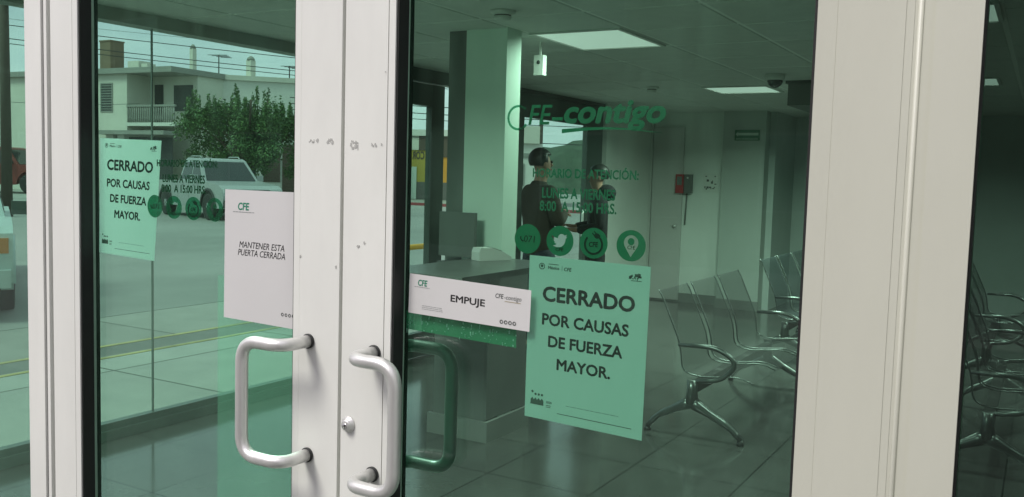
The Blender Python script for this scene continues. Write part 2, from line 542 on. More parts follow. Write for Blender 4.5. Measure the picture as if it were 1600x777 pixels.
def solidify_y(bm, t):
    """thin lettering gets thickness t towards +Y"""
    r = bmesh.ops.extrude_face_region(bm, geom=bm.faces[:])
    for v in [g for g in r['geom'] if isinstance(g, bmesh.types.BMVert)]:
        v.co.y += t
    return bm

def shape_bm(polys):
    """flat filled outlines with holes (even-odd) in the XZ plane"""
    cu = bpy.data.curves.new('tmp', 'CURVE')
    cu.dimensions = '2D'
    cu.fill_mode = 'BOTH'
    for p in polys:
        sp = cu.splines.new('POLY')
        sp.points.add(len(p)-1)
        for i, (a, b) in enumerate(p):
            sp.points[i].co = (a, b, 0, 1)
        sp.use_cyclic_u = True
    bm = bm_from_curve(cu, 0.0)
    bpy.data.curves.remove(cu)
    for v in bm.verts:
        v.co = Vector((v.co.x, 0, v.co.y))
    return bm

def circle(cx, cz, r, n=40, a0=0, a1=360):
    full = abs(a1-a0) >= 360
    k = n if full else n+1
    return [(cx+r*math.cos(R(a0+(a1-a0)*i/n)), cz+r*math.sin(R(a0+(a1-a0)*i/n))) for i in range(k)]

def copy_tree(o, parent=None):
    c = o.copy()
    COL.objects.link(c)
    c.parent = parent
    for ch in [x for x in bpy.data.objects if x.parent == o and x != c]:
        copy_tree(ch, c)
    return c

# ------------------------------------------------------------------ ground, street, floor
def ground_sheet():
    bm = bmesh.new()
    box(bm, -700, 700, -500, 900, -0.6, -0.2)
    return structure(obj('street', bm, 'concrete'))
ground_sheet()
structure(obj('office_floor', bx(-4.72, 4.1, 0.0, 11.5, -0.18, 0.0), 'floor'))
structure(obj('pavement', boxes([(-6.815, -4.725, -3.0, 60, -0.3, -0.03)]), 'apron'))
structure(obj('forecourt', boxes([(-6.72, 12, -9.0, -0.004, -0.3, -0.02)]), 'forecourt'))
structure(obj('drain_strip', boxes([(-7.5, -6.816, -3.0, 60, -0.3, -0.1)]), 'asphalt'))
structure(obj('kerb_line', boxes([(-6.79, -6.73, -3.0, 60, -0.0299, -0.026), (-7.55, -7.485, -3.0, 60, -0.2, -0.096)]), 'yellow'))
bm = bmesh.new()
prism(bm, [(-9.5, -0.25), (-9.5, -0.196), (-17.5, -0.03), (-120, -0.03), (-120, -0.25)], -20, 200, 'Y')
structure(obj('road', bm, 'road'))
# far pavements across the side street
bm = bmesh.new()
prism(bm, [(-26.9, 17.2), (-33.9, 25.0), (-34.5, 60), (-95, 60), (-95, 8), (-40, 9)], -0.3, 0.10, 'Z')
structure(obj('far_pavement', bm, 'concrete'))
bm = bmesh.new()
prism(bm, [(-36, 36.4), (-8, 36.4), (-8, 60), (-36, 60)], -0.3, 0.10, 'Z')
structure(obj('far_pavement', bm, 'concrete'))
bm = bmesh.new()
prism(bm, [(-36, 36.15), (-8, 36.15), (-8, 36.395), (-36, 36.395)], -0.3, 0.105, 'Z')
structure(obj('far_kerb', bm, 'redkerb'))

# ------------------------------------------------------------------ the glazed front
LEAF_H, LEAF_B = 2.32, 0.012
def gasket_bm(x, s):
    bm = bmesh.new()
    box(bm, min(x, x+s*0.0045), max(x, x+s*0.0045), 0.004, 0.0335, 0.12, 2.2)
    box(bm, min(x, x+s*0.003), max(x, x+s*0.003), 0.0435, 0.0512, 0.12, 2.2)
    return bm

def handle(parent, mx, zt, zb, side, inside=False, name='pull_handle', m='alu'):
    h, o, rad = 0.073, 0.1035, 0.0122
    y0, sg = (0.0, -1) if not inside else (0.052, 1)
    if inside:
        h = 0.05
    p = [(mx, y0, zt), (mx, y0+sg*h, zt), (mx+side*o, y0+sg*h, zt), (mx+side*o, y0+sg*h, zb), (mx, y0+sg*h, zb), (mx, y0, zb)]
    bm = bmesh.new()
    tube(bm, smooth_path(p, 0.042, 10), rad, 18)
    hd = obj(name, bm, m, parent)
    for z in (zt, zb):
        bm = bmesh.new()
        lathe(bm, [(0.0115, y0), (0.0142, y0+sg*0.0002), (0.0146, y0+sg*0.004), (0.0138, y0+sg*0.0058), (0.0115, y0+sg*0.006)], 24, 'Y', (mx, 0, z))
        obj('collar', bm, 'black', hd)
    return hd

def scuffs(parent, pts, seed):
    r = random.Random(seed)
    kk = 0
    bm = bmesh.new()
    for (x, z, w_, h_, n) in pts:
        for _ in range(n):
            cx, cz = x+r.uniform(-w_, w_), z+r.uniform(-h_, h_)
            kk += 1; k = r.randint(5, 8); rr = r.uniform(0.0008, 0.0026)
            vs = [bm.verts.new((cx+rr*r.uniform(0.4, 1.2)*math.cos(6.283*i/k), -0.0004-0.000012*kk, cz+rr*r.uniform(0.5, 1.6)*math.sin(6.283*i/k))) for i in range(k)]
            bm.faces.new(vs)
    solidify_y(bm, 0.00045)
    return obj('scuff_mark', bm, 'scuff', parent)
M['scuff'] = mat('grey_scuff', (0.46, 0.465, 0.44), 0.8)

def stile(parent, x0, x1, bead0, bead1, m='frame', joint='frame'):
    """stile in two sections with a 1.5 mm joint between body and glazing bead"""
    a, b = sorted((x0, x1)); c, d = sorted((bead0, bead1))
    st = obj('stile', bx(a, b, 0.0, 0.052, LEAF_B, LEAF_H), m, parent, bev=0.0022)
    bd = obj('glazing_bead', bx(c, d, 0.0006, 0.0515, LEAF_B+0.1, LEAF_H-0.12), m, st, bev=0.0015)
    j0, j1 = (b, c) if b < c else (d, a)
    obj('joint_strip', bx(j0-0.0003, j1+0.0003, 0.003 if joint == 'black' else 0.0009, 0.05, LEAF_B+0.1, LEAF_H-0.12), joint, st)
    return st

# left leaf
ld = thing('glass_door', 'white framed glass door leaf with a white paper notice above its cranked handle, left of the dark meeting gap', 'door', (0, 0, 0))
stile(ld, -2.0165, -1.9365, -1.935, -1.918)
stile(ld, -1.1371, -1.2365, -1.238, -1.253)
obj('rail', boxes([(-1.9179, -1.2531, 0.001, 0.0515, LEAF_B, 0.12)]), 'frame', ld, bev=0.002)
obj('rail', boxes([(-1.9179, -1.2531, 0.001, 0.0515, 2.2, LEAF_H)]), 'frame', ld, bev=0.002)
obj('glass_pane', bx(-1.9225, -1.2485, 0.035, 0.043, 0.115, 2.205), 'glass_front', ld)
obj('gasket', gasket_bm(-1.918, 1), 'black', ld)
obj('gasket', gasket_bm(-1.253, -1), 'black', ld)
handle(ld, -1.211, 1.271, 1.047, -1)
scuffs(ld, [(-1.163, 1.655, 0.007, 0.005, 22), (-1.205, 1.655, 0.012, 0.0025, 15), (-1.145, 1.42, 0.001, 0.003, 4), (-1.235, 1.432, 0.001, 0.003, 3)], 3)

# right leaf
rd = thing('glass_door', 'white framed glass door leaf with a lock cylinder and a push sign, right of the dark meeting gap', 'door', (0, 0, 0))
stile(rd, -1.1288, -1.0308, -1.0293, -1.015, 'frame', 'black')
stile(rd, -0.1745, -0.2605, -0.2615, -0.288, 'frame_shaded', 'frame_shaded')
obj('rail', boxes([(-1.0149, -0.2881, 0.001, 0.0515, LEAF_B, 0.12)]), 'frame', rd, bev=0.002)
obj('rail', boxes([(-1.0149, -0.2881, 0.001, 0.0515, 2.2, LEAF_H)]), 'frame', rd, bev=0.002)
obj('glass_pane', bx(-1.0195, -0.2835, 0.035, 0.043, 0.115, 2.205), 'glass_front', rd)
obj('gasket', gasket_bm(-1.015, 1), 'black', rd)
obj('gasket', gasket_bm(-0.288, -1), 'black', rd)
handle(rd, -1.050, 1.268, 1.039, 1)
ih = handle(rd, -1.050, 1.268, 1.039, 1, inside=True, m='alu_green')
ih['label'] = 'grey green inner pull handle seen through the glass'
bm = bmesh.new()
lathe(bm, [(0.0005, -0.0115), (0.0085, -0.0115), (0.0108, -0.0095), (0.0112, -0.006), (0.0128, -0.0055), (0.0135, -0.003), (0.0150, -0.0025), (0.0155, 0.0003)], 32, 'Y', (-1.109, 0, 1.124))
lk = obj('lock_cylinder', bm, 'alu', rd)
bm = bmesh.new()
lathe(bm, [(0.0003, -0.0128), (0.0052, -0.0128), (0.0060, -0.0118), (0.0060, -0.011)], 24, 'Y', (-1.109, 0, 1.122))
obj('lock_plug', bm, 'steel', lk)
bm = bmesh.new()
lathe(bm, [(0.0002, -0.0132), (0.0016, -0.0132), (0.0016, -0.0125)], 12, 'Y', (-1.109, 0, 1.1235))
box(bm, -1.1097, -1.1083, -0.01325, -0.0124, 1.1185, 1.1230)
obj('keyhole', bm, 'black', lk)
scuffs(rd, [(-1.105, 1.648, 0.009, 0.007, 34), (-1.052, 1.648, 0.012, 0.003, 14), (-1.092, 1.462, 0.003, 0.002, 7), (-1.078, 1.47, 0.001, 0.001, 2), (-1.035, 1.78, 0.001, 0.002, 2)], 5)

# meeting gap seal, jambs, sidelights, header
obj('meeting_seal', bx(-1.1370, -1.1289, 0.022, 0.06, LEAF_B, LEAF_H), 'black', ld)
ms = thing('sidelight_window', 'narrow fixed window with a white post, at the far left edge', 'window', (0, 0, 0))
obj('post', boxes([(-2.117, -2.054, 0.0, 0.09, 0, 2.5)]), 'frame', ms, bev=0.002)
obj('post_groove', boxes([(-2.0541, -2.0439, 0.006, 0.085, 0, 2.5)]), 'shadow_grey', ms)
obj('post_lip', boxes([(-2.044, -2.0335, 0.001, 0.088, 0, 2.5)]), 'frame', ms, bev=0.001)
obj('seal', boxes([(-2.0336, -2.0164, 0.02, 0.08, 0, 2.5)]), 'black', ms)
obj('glass_pane', bx(-3.705, -2.112, 0.035, 0.043, 0.08, 2.42), 'glass_front', ms)
obj('rail', boxes([(-3.7, -2.1171, 0.001, 0.09, 0.0, 0.085), (-3.7, -2.1171, 0.001, 0.09, 2.41, 2.5)]), 'frame', ms, bev=0.002)
obj('post', boxes([(-3.78, -3.7, 0.0, 0.09, 0, 2.5)]), 'frame', ms, bev=0.002)
rs = thing('sidelight_window', 'dark fixed window right of the wide shaded white door post', 'window', (0, 0, 0))
bm = boxes([(-0.1385, -0.0820, -0.004, 0.09, 0, 2.5)])
obj('post', bm, 'frame_shaded', rs, bev=0.0025)
obj('post_web', boxes([(-0.1640, -0.1384, 0.0015, 0.088, 0, 2.5)]), 'frame_shaded', rs)
bm = bmesh.new(); tube(bm, [(-0.1565, 0.001, 0.0), (-0.1565, 0.001, 2.5)], 0.0034, 12)
obj('post_ridge', bm, 'frame_shaded', rs)
obj('seal', boxes([(-0.1744, -0.1641, 0.0008, 0.08, 0, 2.5)]), 'frame_shaded', rs)
obj('glass_pane', bx(-0.087, 1.305, 0.035, 0.043, 0.08, 2.42), 'glass_dark', rs)
obj('rail', boxes([(-0.0819, 1.3, 0.001, 0.09, 0.0, 0.085), (-0.0819, 1.3, 0.001, 0.09, 2.41, 2.5)]), 'frame_shaded', rs, bev=0.002)
obj('post', boxes([(1.3, 1.38, 0.0, 0.09, 0, 2.5)]), 'frame_shaded', rs, bev=0.002)
obj('gasket', boxes([(-0.0821, -0.0795, 0.004, 0.0335, 0.085, 2.41)]), 'black', rs)
hd = thing('door_header', 'white aluminium header beam over the two door leaves', 'beam', (0, 0, 0))
obj('header_beam', bx(-2.0335, -0.1641, 0.0, 0.09, 2.326, 2.5), 'frame', hd, bev=0.002)
fw = thing('front_wall', 'pale front wall of the office around the glazed doors', 'wall', (0, 0, 0))
obj('wall_surface', boxes([(-4.72, -3.781, 0.0, 0.12, -0.2, 2.5), (1.381, 4.2, 0.0, 0.12, -0.2, 2.5), (-4.72, 4.2, 0.0, 0.12, 2.501, 3.4)]), 'wall', fw)

# ------------------------------------------------------------------ papers and lettering on the glass
def lerp4(c, u, v):
    """point of a four-cornered sheet (TL, TR, BR, BL) at u from the left and v from the top, as X, Z"""
    tl, tr, br, bl = c
    a = (tl[0]+(tr[0]-tl[0])*u, tl[1]+(tr[1]-tl[1])*u)
    b = (bl[0]+(br[0]-bl[0])*u, bl[1]+(br[1]-bl[1])*u)
    return a[0]+(b[0]-a[0])*v, a[1]+(b[1]-a[1])*v

def warp(bm, corners, W, H, y):
    """lettering laid out on a W x H sheet (origin at its centre) is carried onto the sheet's real corners"""
    for v in bm.verts:
        X, Z = lerp4(corners, v.co.x/W+0.5, 0.5-v.co.z/H)
        v.co = Vector((X, y+v.co.y, Z))
    return bm

def sheet(name, parent, corners, y, t, m):
    """paper with a slight waviness"""
    bm = bmesh.new()
    n = 10
    g = [[None]*(n+1) for _ in range(n+1)]
    for i in range(n+1):
        for j in range(n+1):
            X, Z = lerp4(corners, i/n, j/n)
            g[i][j] = bm.verts.new((X, y, Z))
    for i in range(n):
        for j in range(n):
            bm.faces.new((g[i][j], g[i][j+1], g[i+1][j+1], g[i+1][j]))
    r = bmesh.ops.extrude_face_region(bm, geom=bm.faces[:])
    for v in [q for q in r['geom'] if isinstance(q, bmesh.types.BMVert)]:
        v.co.y += t
    return obj(name, bm, m, parent)

def ink(name, parent, parts, corners, W, H, y, m):
    """several pieces of lettering (bm, x, z) of one colour as one printed part"""
    bm = bmesh.new()
    for b, x, z in parts:
        merge(bm, b, (x, 0, z))
    warp(bm, corners, W, H, y)
    solidify_y(bm, 0.00012)
    return obj(name, bm, m, parent)

def rect_bm(w_, h_, cx=0, cz=0):
    bm = bmesh.new()
    bm.faces.new([bm.verts.new((cx+a*w_/2, 0, cz+b*h_/2)) for a, b in ((-1, -1), (1, -1), (1, 1), (-1, 1))])
    return bm

def fine_print(w_, h_, seed, words=9):
    """a line of print too small to read: short dashes"""
    r = random.Random(seed)
    bm = bmesh.new()
    x = -w_/2
    while x < w_/2-0.002:
        l = min(r.uniform(0.004, 0.012)*w_/0.08, w_/2-x)
        merge(bm, rect_bm(l, h_, x+l/2, 0))
        x += l+0.0014*w_/0.08
    return bm

def closed_poster(label, corners, y, group=None):
    W, H = 0.216, 0.279
    t = thing('poster', label, 'poster', (0, 0, 0))
    sheet('paper', t, corners, y, 0.0003, 'paper_green')
    P = lambda f: H/2-f*H
    yi = y-0.00025
    ink('headline', t, [(text_bm('CERRADO', width=0.166, height=0.0265, bold=0.038), 0.002, P(0.225)),
                        (text_bm('POR CAUSAS', width=0.157, height=0.0205, bold=0.034), -0.002, P(0.38)),
                        (text_bm('DE FUERZA', width=0.135, height=0.0200, bold=0.034), 0.0, P(0.512)),
                        (text_bm('MAYOR.', width=0.098, height=0.0198, bold=0.034), -0.001, P(0.645))], corners, W, H, yi, 'ink')
    ink('rule', t, [(rect_bm(0.135, 0.0009), 0.022, P(0.945))], corners, W, H, yi, 'ink')
    ink('emblem', t, [(shape_bm([circle(0, 0, 0.0056, 24), circle(0, 0, 0.0042, 24), circle(0, 0.0006, 0.0026, 16)]), -0.084, P(0.06)),
                      (text_bm('CFE', height=0.0062, bold=0.03, shear=0.15), -0.036, P(0.065)),
                      (text_bm('M\u00e9xico', width=0.021, bold=0.03), -0.062, P(0.064)),
                      (fine_print(0.019, 0.0012, 4), -0.062, P(0.043)), (rect_bm(0.0006, 0.008), -0.0465, P(0.062))], corners, W, H, yi, 'ink_soft')
    r = random.Random(11)
    busts = []
    for i in range(4):
        cx = -0.094+i*0.0062
        hz = 0.004 if i == 0 else 0.0
        busts.append((shape_bm([circle(cx, P(0.865)+0.004+hz, 0.0022, 12)]), 0, 0))
        busts.append((shape_bm([[(cx-0.0034, P(0.915)), (cx+0.0034, P(0.915)), (cx+0.0030, P(0.885)), (cx, P(0.872)), (cx-0.0030, P(0.885))]]), 0, 0))
    ink('bust_row', t, busts, corners, W, H, yi, 'ink_soft')
    ink('year_mark', t, [(text_bm('2020', width=0.011, bold=0.02), -0.062, P(0.888)), (fine_print(0.0105, 0.0011, 8), -0.062, P(0.908)),
                         (fine_print(0.0105, 0.0011, 9), -0.062, P(0.918))], corners, W, H, yi, 'ink_soft')
    ink('fine_print', t, [(fine_print(0.095, 0.0009, 21), 0.018, P(0.888))], corners, W, H, yi, 'ink_grey')
    st = bmesh.new()
    for i in range(16):
        merge(st, rect_bm(r.uniform(0.0012, 0.004), r.uniform(0.0012, 0.005), r.uniform(-0.009, 0.009), r.uniform(-0.005, 0.005)))
    merge(st, rect_bm(0.018, 0.001, 0.002, -0.0075))
    ink('stamp', t, [(st, 0.083, P(0.062))], corners, W, H, yi, 'ink_soft')
    return t

def tape(parent, corners, u, v, y):
    X, Z = lerp4(corners, u, v)
    return obj('tape', bx(X-0.012, X+0.012, y, y+0.0002, Z-0.006, Z+0.006), 'paper', parent)

closed_poster('large mint closure poster reading CERRADO POR CAUSAS DE FUERZA MAYOR, below the round decals', [(-0.754, 1.466), (-0.534, 1.462), (-0.538, 1.180), (-0.755, 1.187)], 0.0445)
closed_poster('smaller looking mint closure poster reading CERRADO, beside the dark left edge of the street view', [(-1.900, 1.660), (-1.689, 1.655), (-1.714, 1.387), (-1.907, 1.394)], 0.0445)

# "keep this door closed" notice, outside of the left glass
mc = [(-1.478, 1.555), (-1.266, 1.555), (-1.266, 1.281), (-1.481, 1.286)]
mn = thing('paper_notice', 'white paper notice asking to keep this door closed, above the left pull handle', 'notice', (0, 0, 0))
sheet('paper', mn, mc, 0.0338, 0.0003, 'paper')
W, H = 0.216, 0.279
P = lambda f: H/2-f*H
ink('lettering', mn, [(text_bm('MANTENER ESTA', width=0.128, height=0.0135, bold=0.004, shear=0.2), -0.0005, P(0.415)),
                      (text_bm('PUERTA CERRADA', width=0.134, height=0.0135, bold=0.004, shear=0.2), -0.001, P(0.475))], mc, W, H, 0.0335, 'ink')
ink('logo', mn, [(text_bm('CFE', width=0.033, height=0.0165, bold=0.035, shear=0.12), -0.053, P(0.125))], mc, W, H, 0.0335, 'ink_green')
ink('fine_print', mn, [(fine_print(0.062, 0.0016, 5), -0.053, P(0.168))], mc, W, H, 0.0335, 'ink_grey')
ink('icon_row', mn, [(shape_bm([circle(0, 0, 0.0037, 18), circle(0.0003, 0, 0.0019, 8)]), 0.060+0.0098*i, P(0.905)) for i in range(4)], mc, W, H, 0.0335, 'ink_soft')

# "push" sign, outside of the right glass
ec = [(-0.998, 1.4165), (-0.743, 1.407), (-0.7445, 1.336), (-1.000, 1.344)]
em = thing('push_sign', 'long white EMPUJE sign stuck on the right door glass above its handle', 'sign', (0, 0, 0))
sheet('paper', em, ec, 0.0336, 0.0004, 'paper')
W2, H2 = 0.2555, 0.0722
ink('lettering', em, [(text_bm('EMPUJE', width=0.0725, height=0.0165, bold=0.024), 0.0005, 0.0)], ec, W2, H2, 0.0333, 'ink')
ink('logo', em, [(text_bm('CFE', width=0.021, height=0.0115, bold=0.03, shear=0.12), -0.098, 0.0215)], ec, W2, H2, 0.0333, 'ink_green')
ink('brand_line', em, [(text_bm('CFE', width=0.0165, height=0.0082, bold=0.02, shear=0.15), 0.0655, 0.0185), (text_bm('-contigo', width=0.034, height=0.0098, bold=0.0, shear=0.15), 0.0925, 0.0165)], ec, W2, H2, 0.0333, 'ink_soft')
ink('underline', em, [(rect_bm(0.032, 0.0011), 0.0925, 0.0105)], ec, W2, H2, 0.0333, 'ink_gold')
ink('fine_print', em, [(fine_print(0.036, 0.0010, 5), -0.098, 0.0135)], ec, W2, H2, 0.0333, 'ink_grey')
ink('small_print', em, [(fine_print(0.046, 0.0008, 6), -0.0745, -0.0195), (fine_print(0.046, 0.0008, 7), -0.0745, -0.0225), (fine_print(0.046, 0.0008, 8), -0.0745, -0.0255)], ec, W2, H2, 0.0333, 'ink_grey')
ink('icon_row', em, [(shape_bm([circle(0, 0, 0.0037, 18), circle(0.0003, 0, 0.0019, 8)]), 0.0718+0.0086*i, -0.0262) for i in range(4)], ec, W2, H2, 0.0333, 'ink_soft')

def film_mat():
    m, t, b = new_mat('old_film')
    b.inputs['Base Color'].default_value = (0.13, 0.42, 0.27, 1)
    b.inputs['Roughness'].default_value = 0.6
    tr = t.nodes.new('ShaderNodeBsdfTransparent'); tr.inputs['Color'].default_value = (0.75, 0.95, 0.85, 1)
    mx = t.nodes.new('ShaderNodeMixShader'); mx.inputs['Fac'].default_value = 0.55
    t.links.new(tr.outputs[0], mx.inputs[1]); t.links.new(b.outputs[0], mx.inputs[2])
    t.links.new(mx.outputs[0], t.nodes['Material Output'].inputs['Surface'])
    return m
M['film'] = film_mat()
M['reflection_tint'] = see_through('green_reflection_tint', (0.50, 0.86, 0.70), 0.90, (0.95, 1.0, 0.98), 0.5)

# strip of old adhesive behind the glass under the push sign
rc = [(-1.013, 1.345), (-0.776, 1.335), (-0.776, 1.303), (-1.012, 1.311)]
ra = thing('adhesive_strip', 'scratched green strip of old adhesive film just below the push sign', 'film', (0, 0, 0))
sheet('film', ra, rc, 0.0446, 0.0002, 'film')
bm = bmesh.new()
r = random.Random(9)
for i in range(70):
    u, v = r.random(), r.random()**0.6
    X, Z = lerp4(rc, u, v)
    w_, h_ = r.uniform(0.0004, 0.0014), r.uniform(0.0015, 0.012)*r.random()
    h_ = min(h_, Z-1.304 if Z > 1.305 else 0.0008)
    box(bm, X-w_, X+w_, 0.0440, 0.0445, Z-h_, Z)
obj('paper_scrap', bm, 'paper_green', ra)

# pale green sheet painting a reflection on the lower corner of the left glass
fl = thing('reflection_patch', 'pale green sheet imitating a reflection on the left door glass behind the cranked handle', 'film')
obj('patch_sheet', bx(-1.511, -1.2505, 0.0445, 0.0448, 0.13, 1.372), 'reflection_tint', fl)
# vinyl lettering: hours and logo
wg = thing('shading_wall', 'unseen wall added to shade the right side of the glazed front', 'wall')  # added out of view to cut skylight on the right-hand frames
obj('wall_surface', bx(0.95, 1.15, -2.6, -0.005, -0.2, 3.2), 'wall', wg)
def decal(name, parent, bm, x, z, m='vinyl_pale', y=0.0436):
    for v in bm.verts:
        v.co = Vector((v.co.x+x, v.co.y+y, v.co.z+z))
    solidify_y(bm, 0.0003)
    return obj(name, bm, m, parent)

def hours(dx, label, m):
    t = thing('opening_hours', label, 'lettering', (dx, 0, 0))
    decal('title_line', t, text_bm('HORARIO DE ATENCI\u00d3N:', width=0.192, height=0.0195, bold=0.03), -0.6565, 1.608, m)
    decal('days_line', t, text_bm('LUNES A VIERNES', width=0.134, height=0.0180, bold=0.03), -0.6665, 1.573, m)
    decal('times_line', t, text_bm('8:00  A 15:00 HRS.', width=0.141, height=0.0175, bold=0.03), -0.667, 1.551, m)
    return t

def round_decal(cx, cz, kind, label, m, grp=None):
    t = thing('round_decal', label, 'decal', (cx, 0, cz), 0, grp)
    rr = 0.0252
    if kind == 'phone':
        decal('disc', t, shape_bm([circle(0, 0, rr, 48)]), 0, 0, m)
        bm = text_bm('071', width=0.021, height=0.0115, bold=-0.005, shear=0.1)
        for v in bm.verts: v.co.x += 0.004
        merge(bm, shape_bm([[(-0.014, 0.0035), (-0.0125, 0.0042), (-0.0115, 0.0018), (-0.0125, 0.001), (-0.010, -0.003), (-0.0085, -0.0022), (-0.0068, -0.004), (-0.0085, -0.0055), (-0.0115, -0.0045), (-0.0145, 0.0002)]]))
        decal('symbol', t, bm, 0, 0, 'ink_green_dark', 0.0432)
    elif kind == 'bird':
        bird = [(-0.0150, 0.0095), (-0.0105, 0.0060), (-0.0040, 0.0042), (-0.0030, 0.0085), (0.0010, 0.0118), (0.0060, 0.0115), (0.0085, 0.0095), (0.0130, 0.0110),
                (0.0112, 0.0075), (0.0135, 0.0068), (0.0105, 0.0040), (0.0100, -0.0010), (0.0075, -0.0062), (0.0025, -0.0100), (-0.0050, -0.0108), (-0.0140, -0.0085),
                (-0.0085, -0.0072), (-0.0065, -0.0055), (-0.0110, -0.0025), (-0.0090, -0.0022), (-0.0140, 0.0025), (-0.0115, 0.0022), (-0.0155, 0.0060)]
        decal('disc', t, shape_bm([circle(0, 0, rr, 48), bird]), 0, 0, m)
        decal('symbol', t, text_bm('CFE', width=0.015, height=0.0058, bold=0.02, shear=0.1), 0.0, -0.0142, 'ink_green_dark', 0.0432)
    elif kind == 'plug':
        ring = circle(0, -0.002, 0.0172, 40, 135, 415) + circle(0, -0.002, 0.0138, 40, 135, 415)[::-1]
        plug = [(0.0075, 0.0075), (0.0125, 0.0125), (0.0095, 0.0155), (0.0045, 0.0170), (0.0010, 0.0205), (-0.0002, 0.0195), (0.0028, 0.0158), (0.0012, 0.0142), (-0.0025, 0.0172), (-0.0035, 0.0160), (0.0000, 0.0125), (0.0030, 0.0085)]
        decal('disc', t, shape_bm([circle(0, 0, rr, 48)]), 0, 0, m)
        bm = text_bm('CFE', width=0.0165, height=0.0085, bold=0.03, shear=0.1)
        for v in bm.verts: v.co.z -= 0.002
        merge(bm, shape_bm([plug]))
        merge(bm, shape_bm([ring]), (0, 0.00002, 0))
        decal('symbol', t, bm, 0, 0, 'ink_green_dark', 0.0432)
    else:
        pin = circle(0, 0.0045, 0.0125, 24, -35, 215) + [(0, -0.0185)]
        decal('disc', t, shape_bm([circle(0, 0, rr, 48), pin, circle(0, 0.0065, 0.0058, 20)]), 0, 0, m)
        decal('symbol', t, text_bm('CFE', width=0.0135, height=0.006, bold=0.01, shear=0.1), 0.0008, -0.0028, 'vinyl_dark', 0.0432)
    return t
M['ink_green_dark'] = mat('dark_green_symbol', (0.006, 0.02, 0.015), 0.5)

hours(0.0, 'green opening hours lettering above the large closure poster on the right door', 'vinyl_pale')
hours(-0.951, 'dark green opening hours lettering over the view of the silver pickup on the left door', 'vinyl_dark')
kinds = [('phone', 'telephone 071'), ('bird', 'bird'), ('plug', 'power plug ring'), ('pin', 'map pin')]
xs = [-0.759, -0.697, -0.635, -0.569]
for (k, nm), x in zip(kinds, xs):
    round_decal(x, 1.4935, k, 'round green decal with a %s symbol above the large closure poster' % nm, 'vinyl', 'round decals on the right door')
for (k, nm), x in zip(kinds, xs):
    round_decal(-0.951+x, 1.510, k, 'round dark green decal with a %s symbol in front of the silver pickup' % nm, 'vinyl_dark', 'round decals on the left door')
lg = thing('logo_lettering', 'green CFE contigo lettering with a swoosh high on the right door glass', 'lettering', (0, 0, 0))
def outline_c():
    return shape_bm([circle(-0.784, 1.6985, 0.0215, 40, 45, 325) + circle(-0.784, 1.6985, 0.0175, 40, 45, 325)[::-1]])
b = outline_c(); decal('outlined_letter', lg, b, 0, 0, 'vinyl_dark')
decal('brand_letters', lg, text_bm('FE', width=0.045, height=0.033, bold=0.01, shear=0.2), -0.7415, 1.703, 'vinyl')
decal('dash', lg, rect_bm(0.02, 0.0055), -0.709, 1.696, 'vinyl')
decal('word_letters', lg, text_bm('contigo', width=0.178, height=0.049, bold=0.04, shear=0.2), -0.608, 1.7005, 'vinyl_pale')
sw = []
for i in range(21):
    t_ = i/20; sw.append((-0.700+0.176*t_, 1.676+0.006*math.sin(math.pi*t_)-0.003*t_+0.0030*(1-t_)))
for i in range(20, -1, -1):
    t_ = i/20; sw.append((-0.700+0.176*t_, 1.676+0.006*math.sin(math.pi*t_)-0.003*t_-0.0035*(1-t_)-0.0003))
decal('swoosh', lg, shape_bm([sw]), 0, 0, 'vinyl')

# ------------------------------------------------------------------ office shell
CEIL = 2.48
bm = bmesh.new()
px_, py_ = 0.645, 0.66
for i in range(-5, 9):
    for j in range(-6, 13):
        x0 = -1.54+i*px_; y0 = 3.815+j*py_
        xa, xb = max(x0+0.0135, -4.70), min(x0+px_-0.0135, 4.0)
        ya, yb = max(y0+0.0135, 0.13), min(y0+py_-0.0135, 11.3)
        if xb-xa > 0.05 and yb-ya > 0.05:
            box(bm, xa, xb, ya, yb, CEIL, CEIL+0.02, 0)
bmesh.ops.bevel(bm, geom=bm.edges[:], offset=0.004, segments=1, affect='EDGES')
box(bm, -4.72, 4.1, 0.121, 11.4, CEIL+0.005, CEIL+0.06, 1)
structure(obj('office_ceiling', bm, ['ceil', 'ceil_bar']))
rf = thing('flat_roof', 'flat concrete roof slab of the office', 'roof')
obj('roof_slab', bx(-4.9, 4.3, -0.05, 11.6, 3.42, 3.6), 'house_shade', rf)

# side glazing onto the street
XW = -4.65
gw = thing('glazed_wall', 'frameless glazed side wall with a grey floor sill, between the room and the street', 'glass wall')
obj('sill', boxes([(XW-0.05, XW+0.05, 0.122, 4.55, 0.0, 0.058), (XW-0.028, XW+0.028, 0.122, 4.55, 0.0581, 0.098)]), 'sill', gw, bev=0.004)
obj('header', boxes([(XW-0.06, XW+0.06, 0.122, 4.55, 2.405, CEIL+0.005)]), 'header', gw, bev=0.004)
js = [0.125, 1.19, 2.36, 4.548]
for a, b in zip(js, js[1:]):
    obj('glass_pane', bx(XW-0.005, XW+0.005, a+0.003, b-0.003, 0.09, 2.41), 'glass_side', gw)
for y in js[1:-1]:
    obj('silicone_joint', bx(XW-0.0065, XW+0.0065, y-0.0035, y+0.0035, 0.098, 2.405), 'silicone', gw)
gp = thing('glazing_post', 'dark grey post at the end of the glazed side wall', 'post')
obj('post_body', bx(XW-0.06, XW+0.06, 4.551, 4.66, 0.0, CEIL+0.005), 'dframe', gp, bev=0.004)

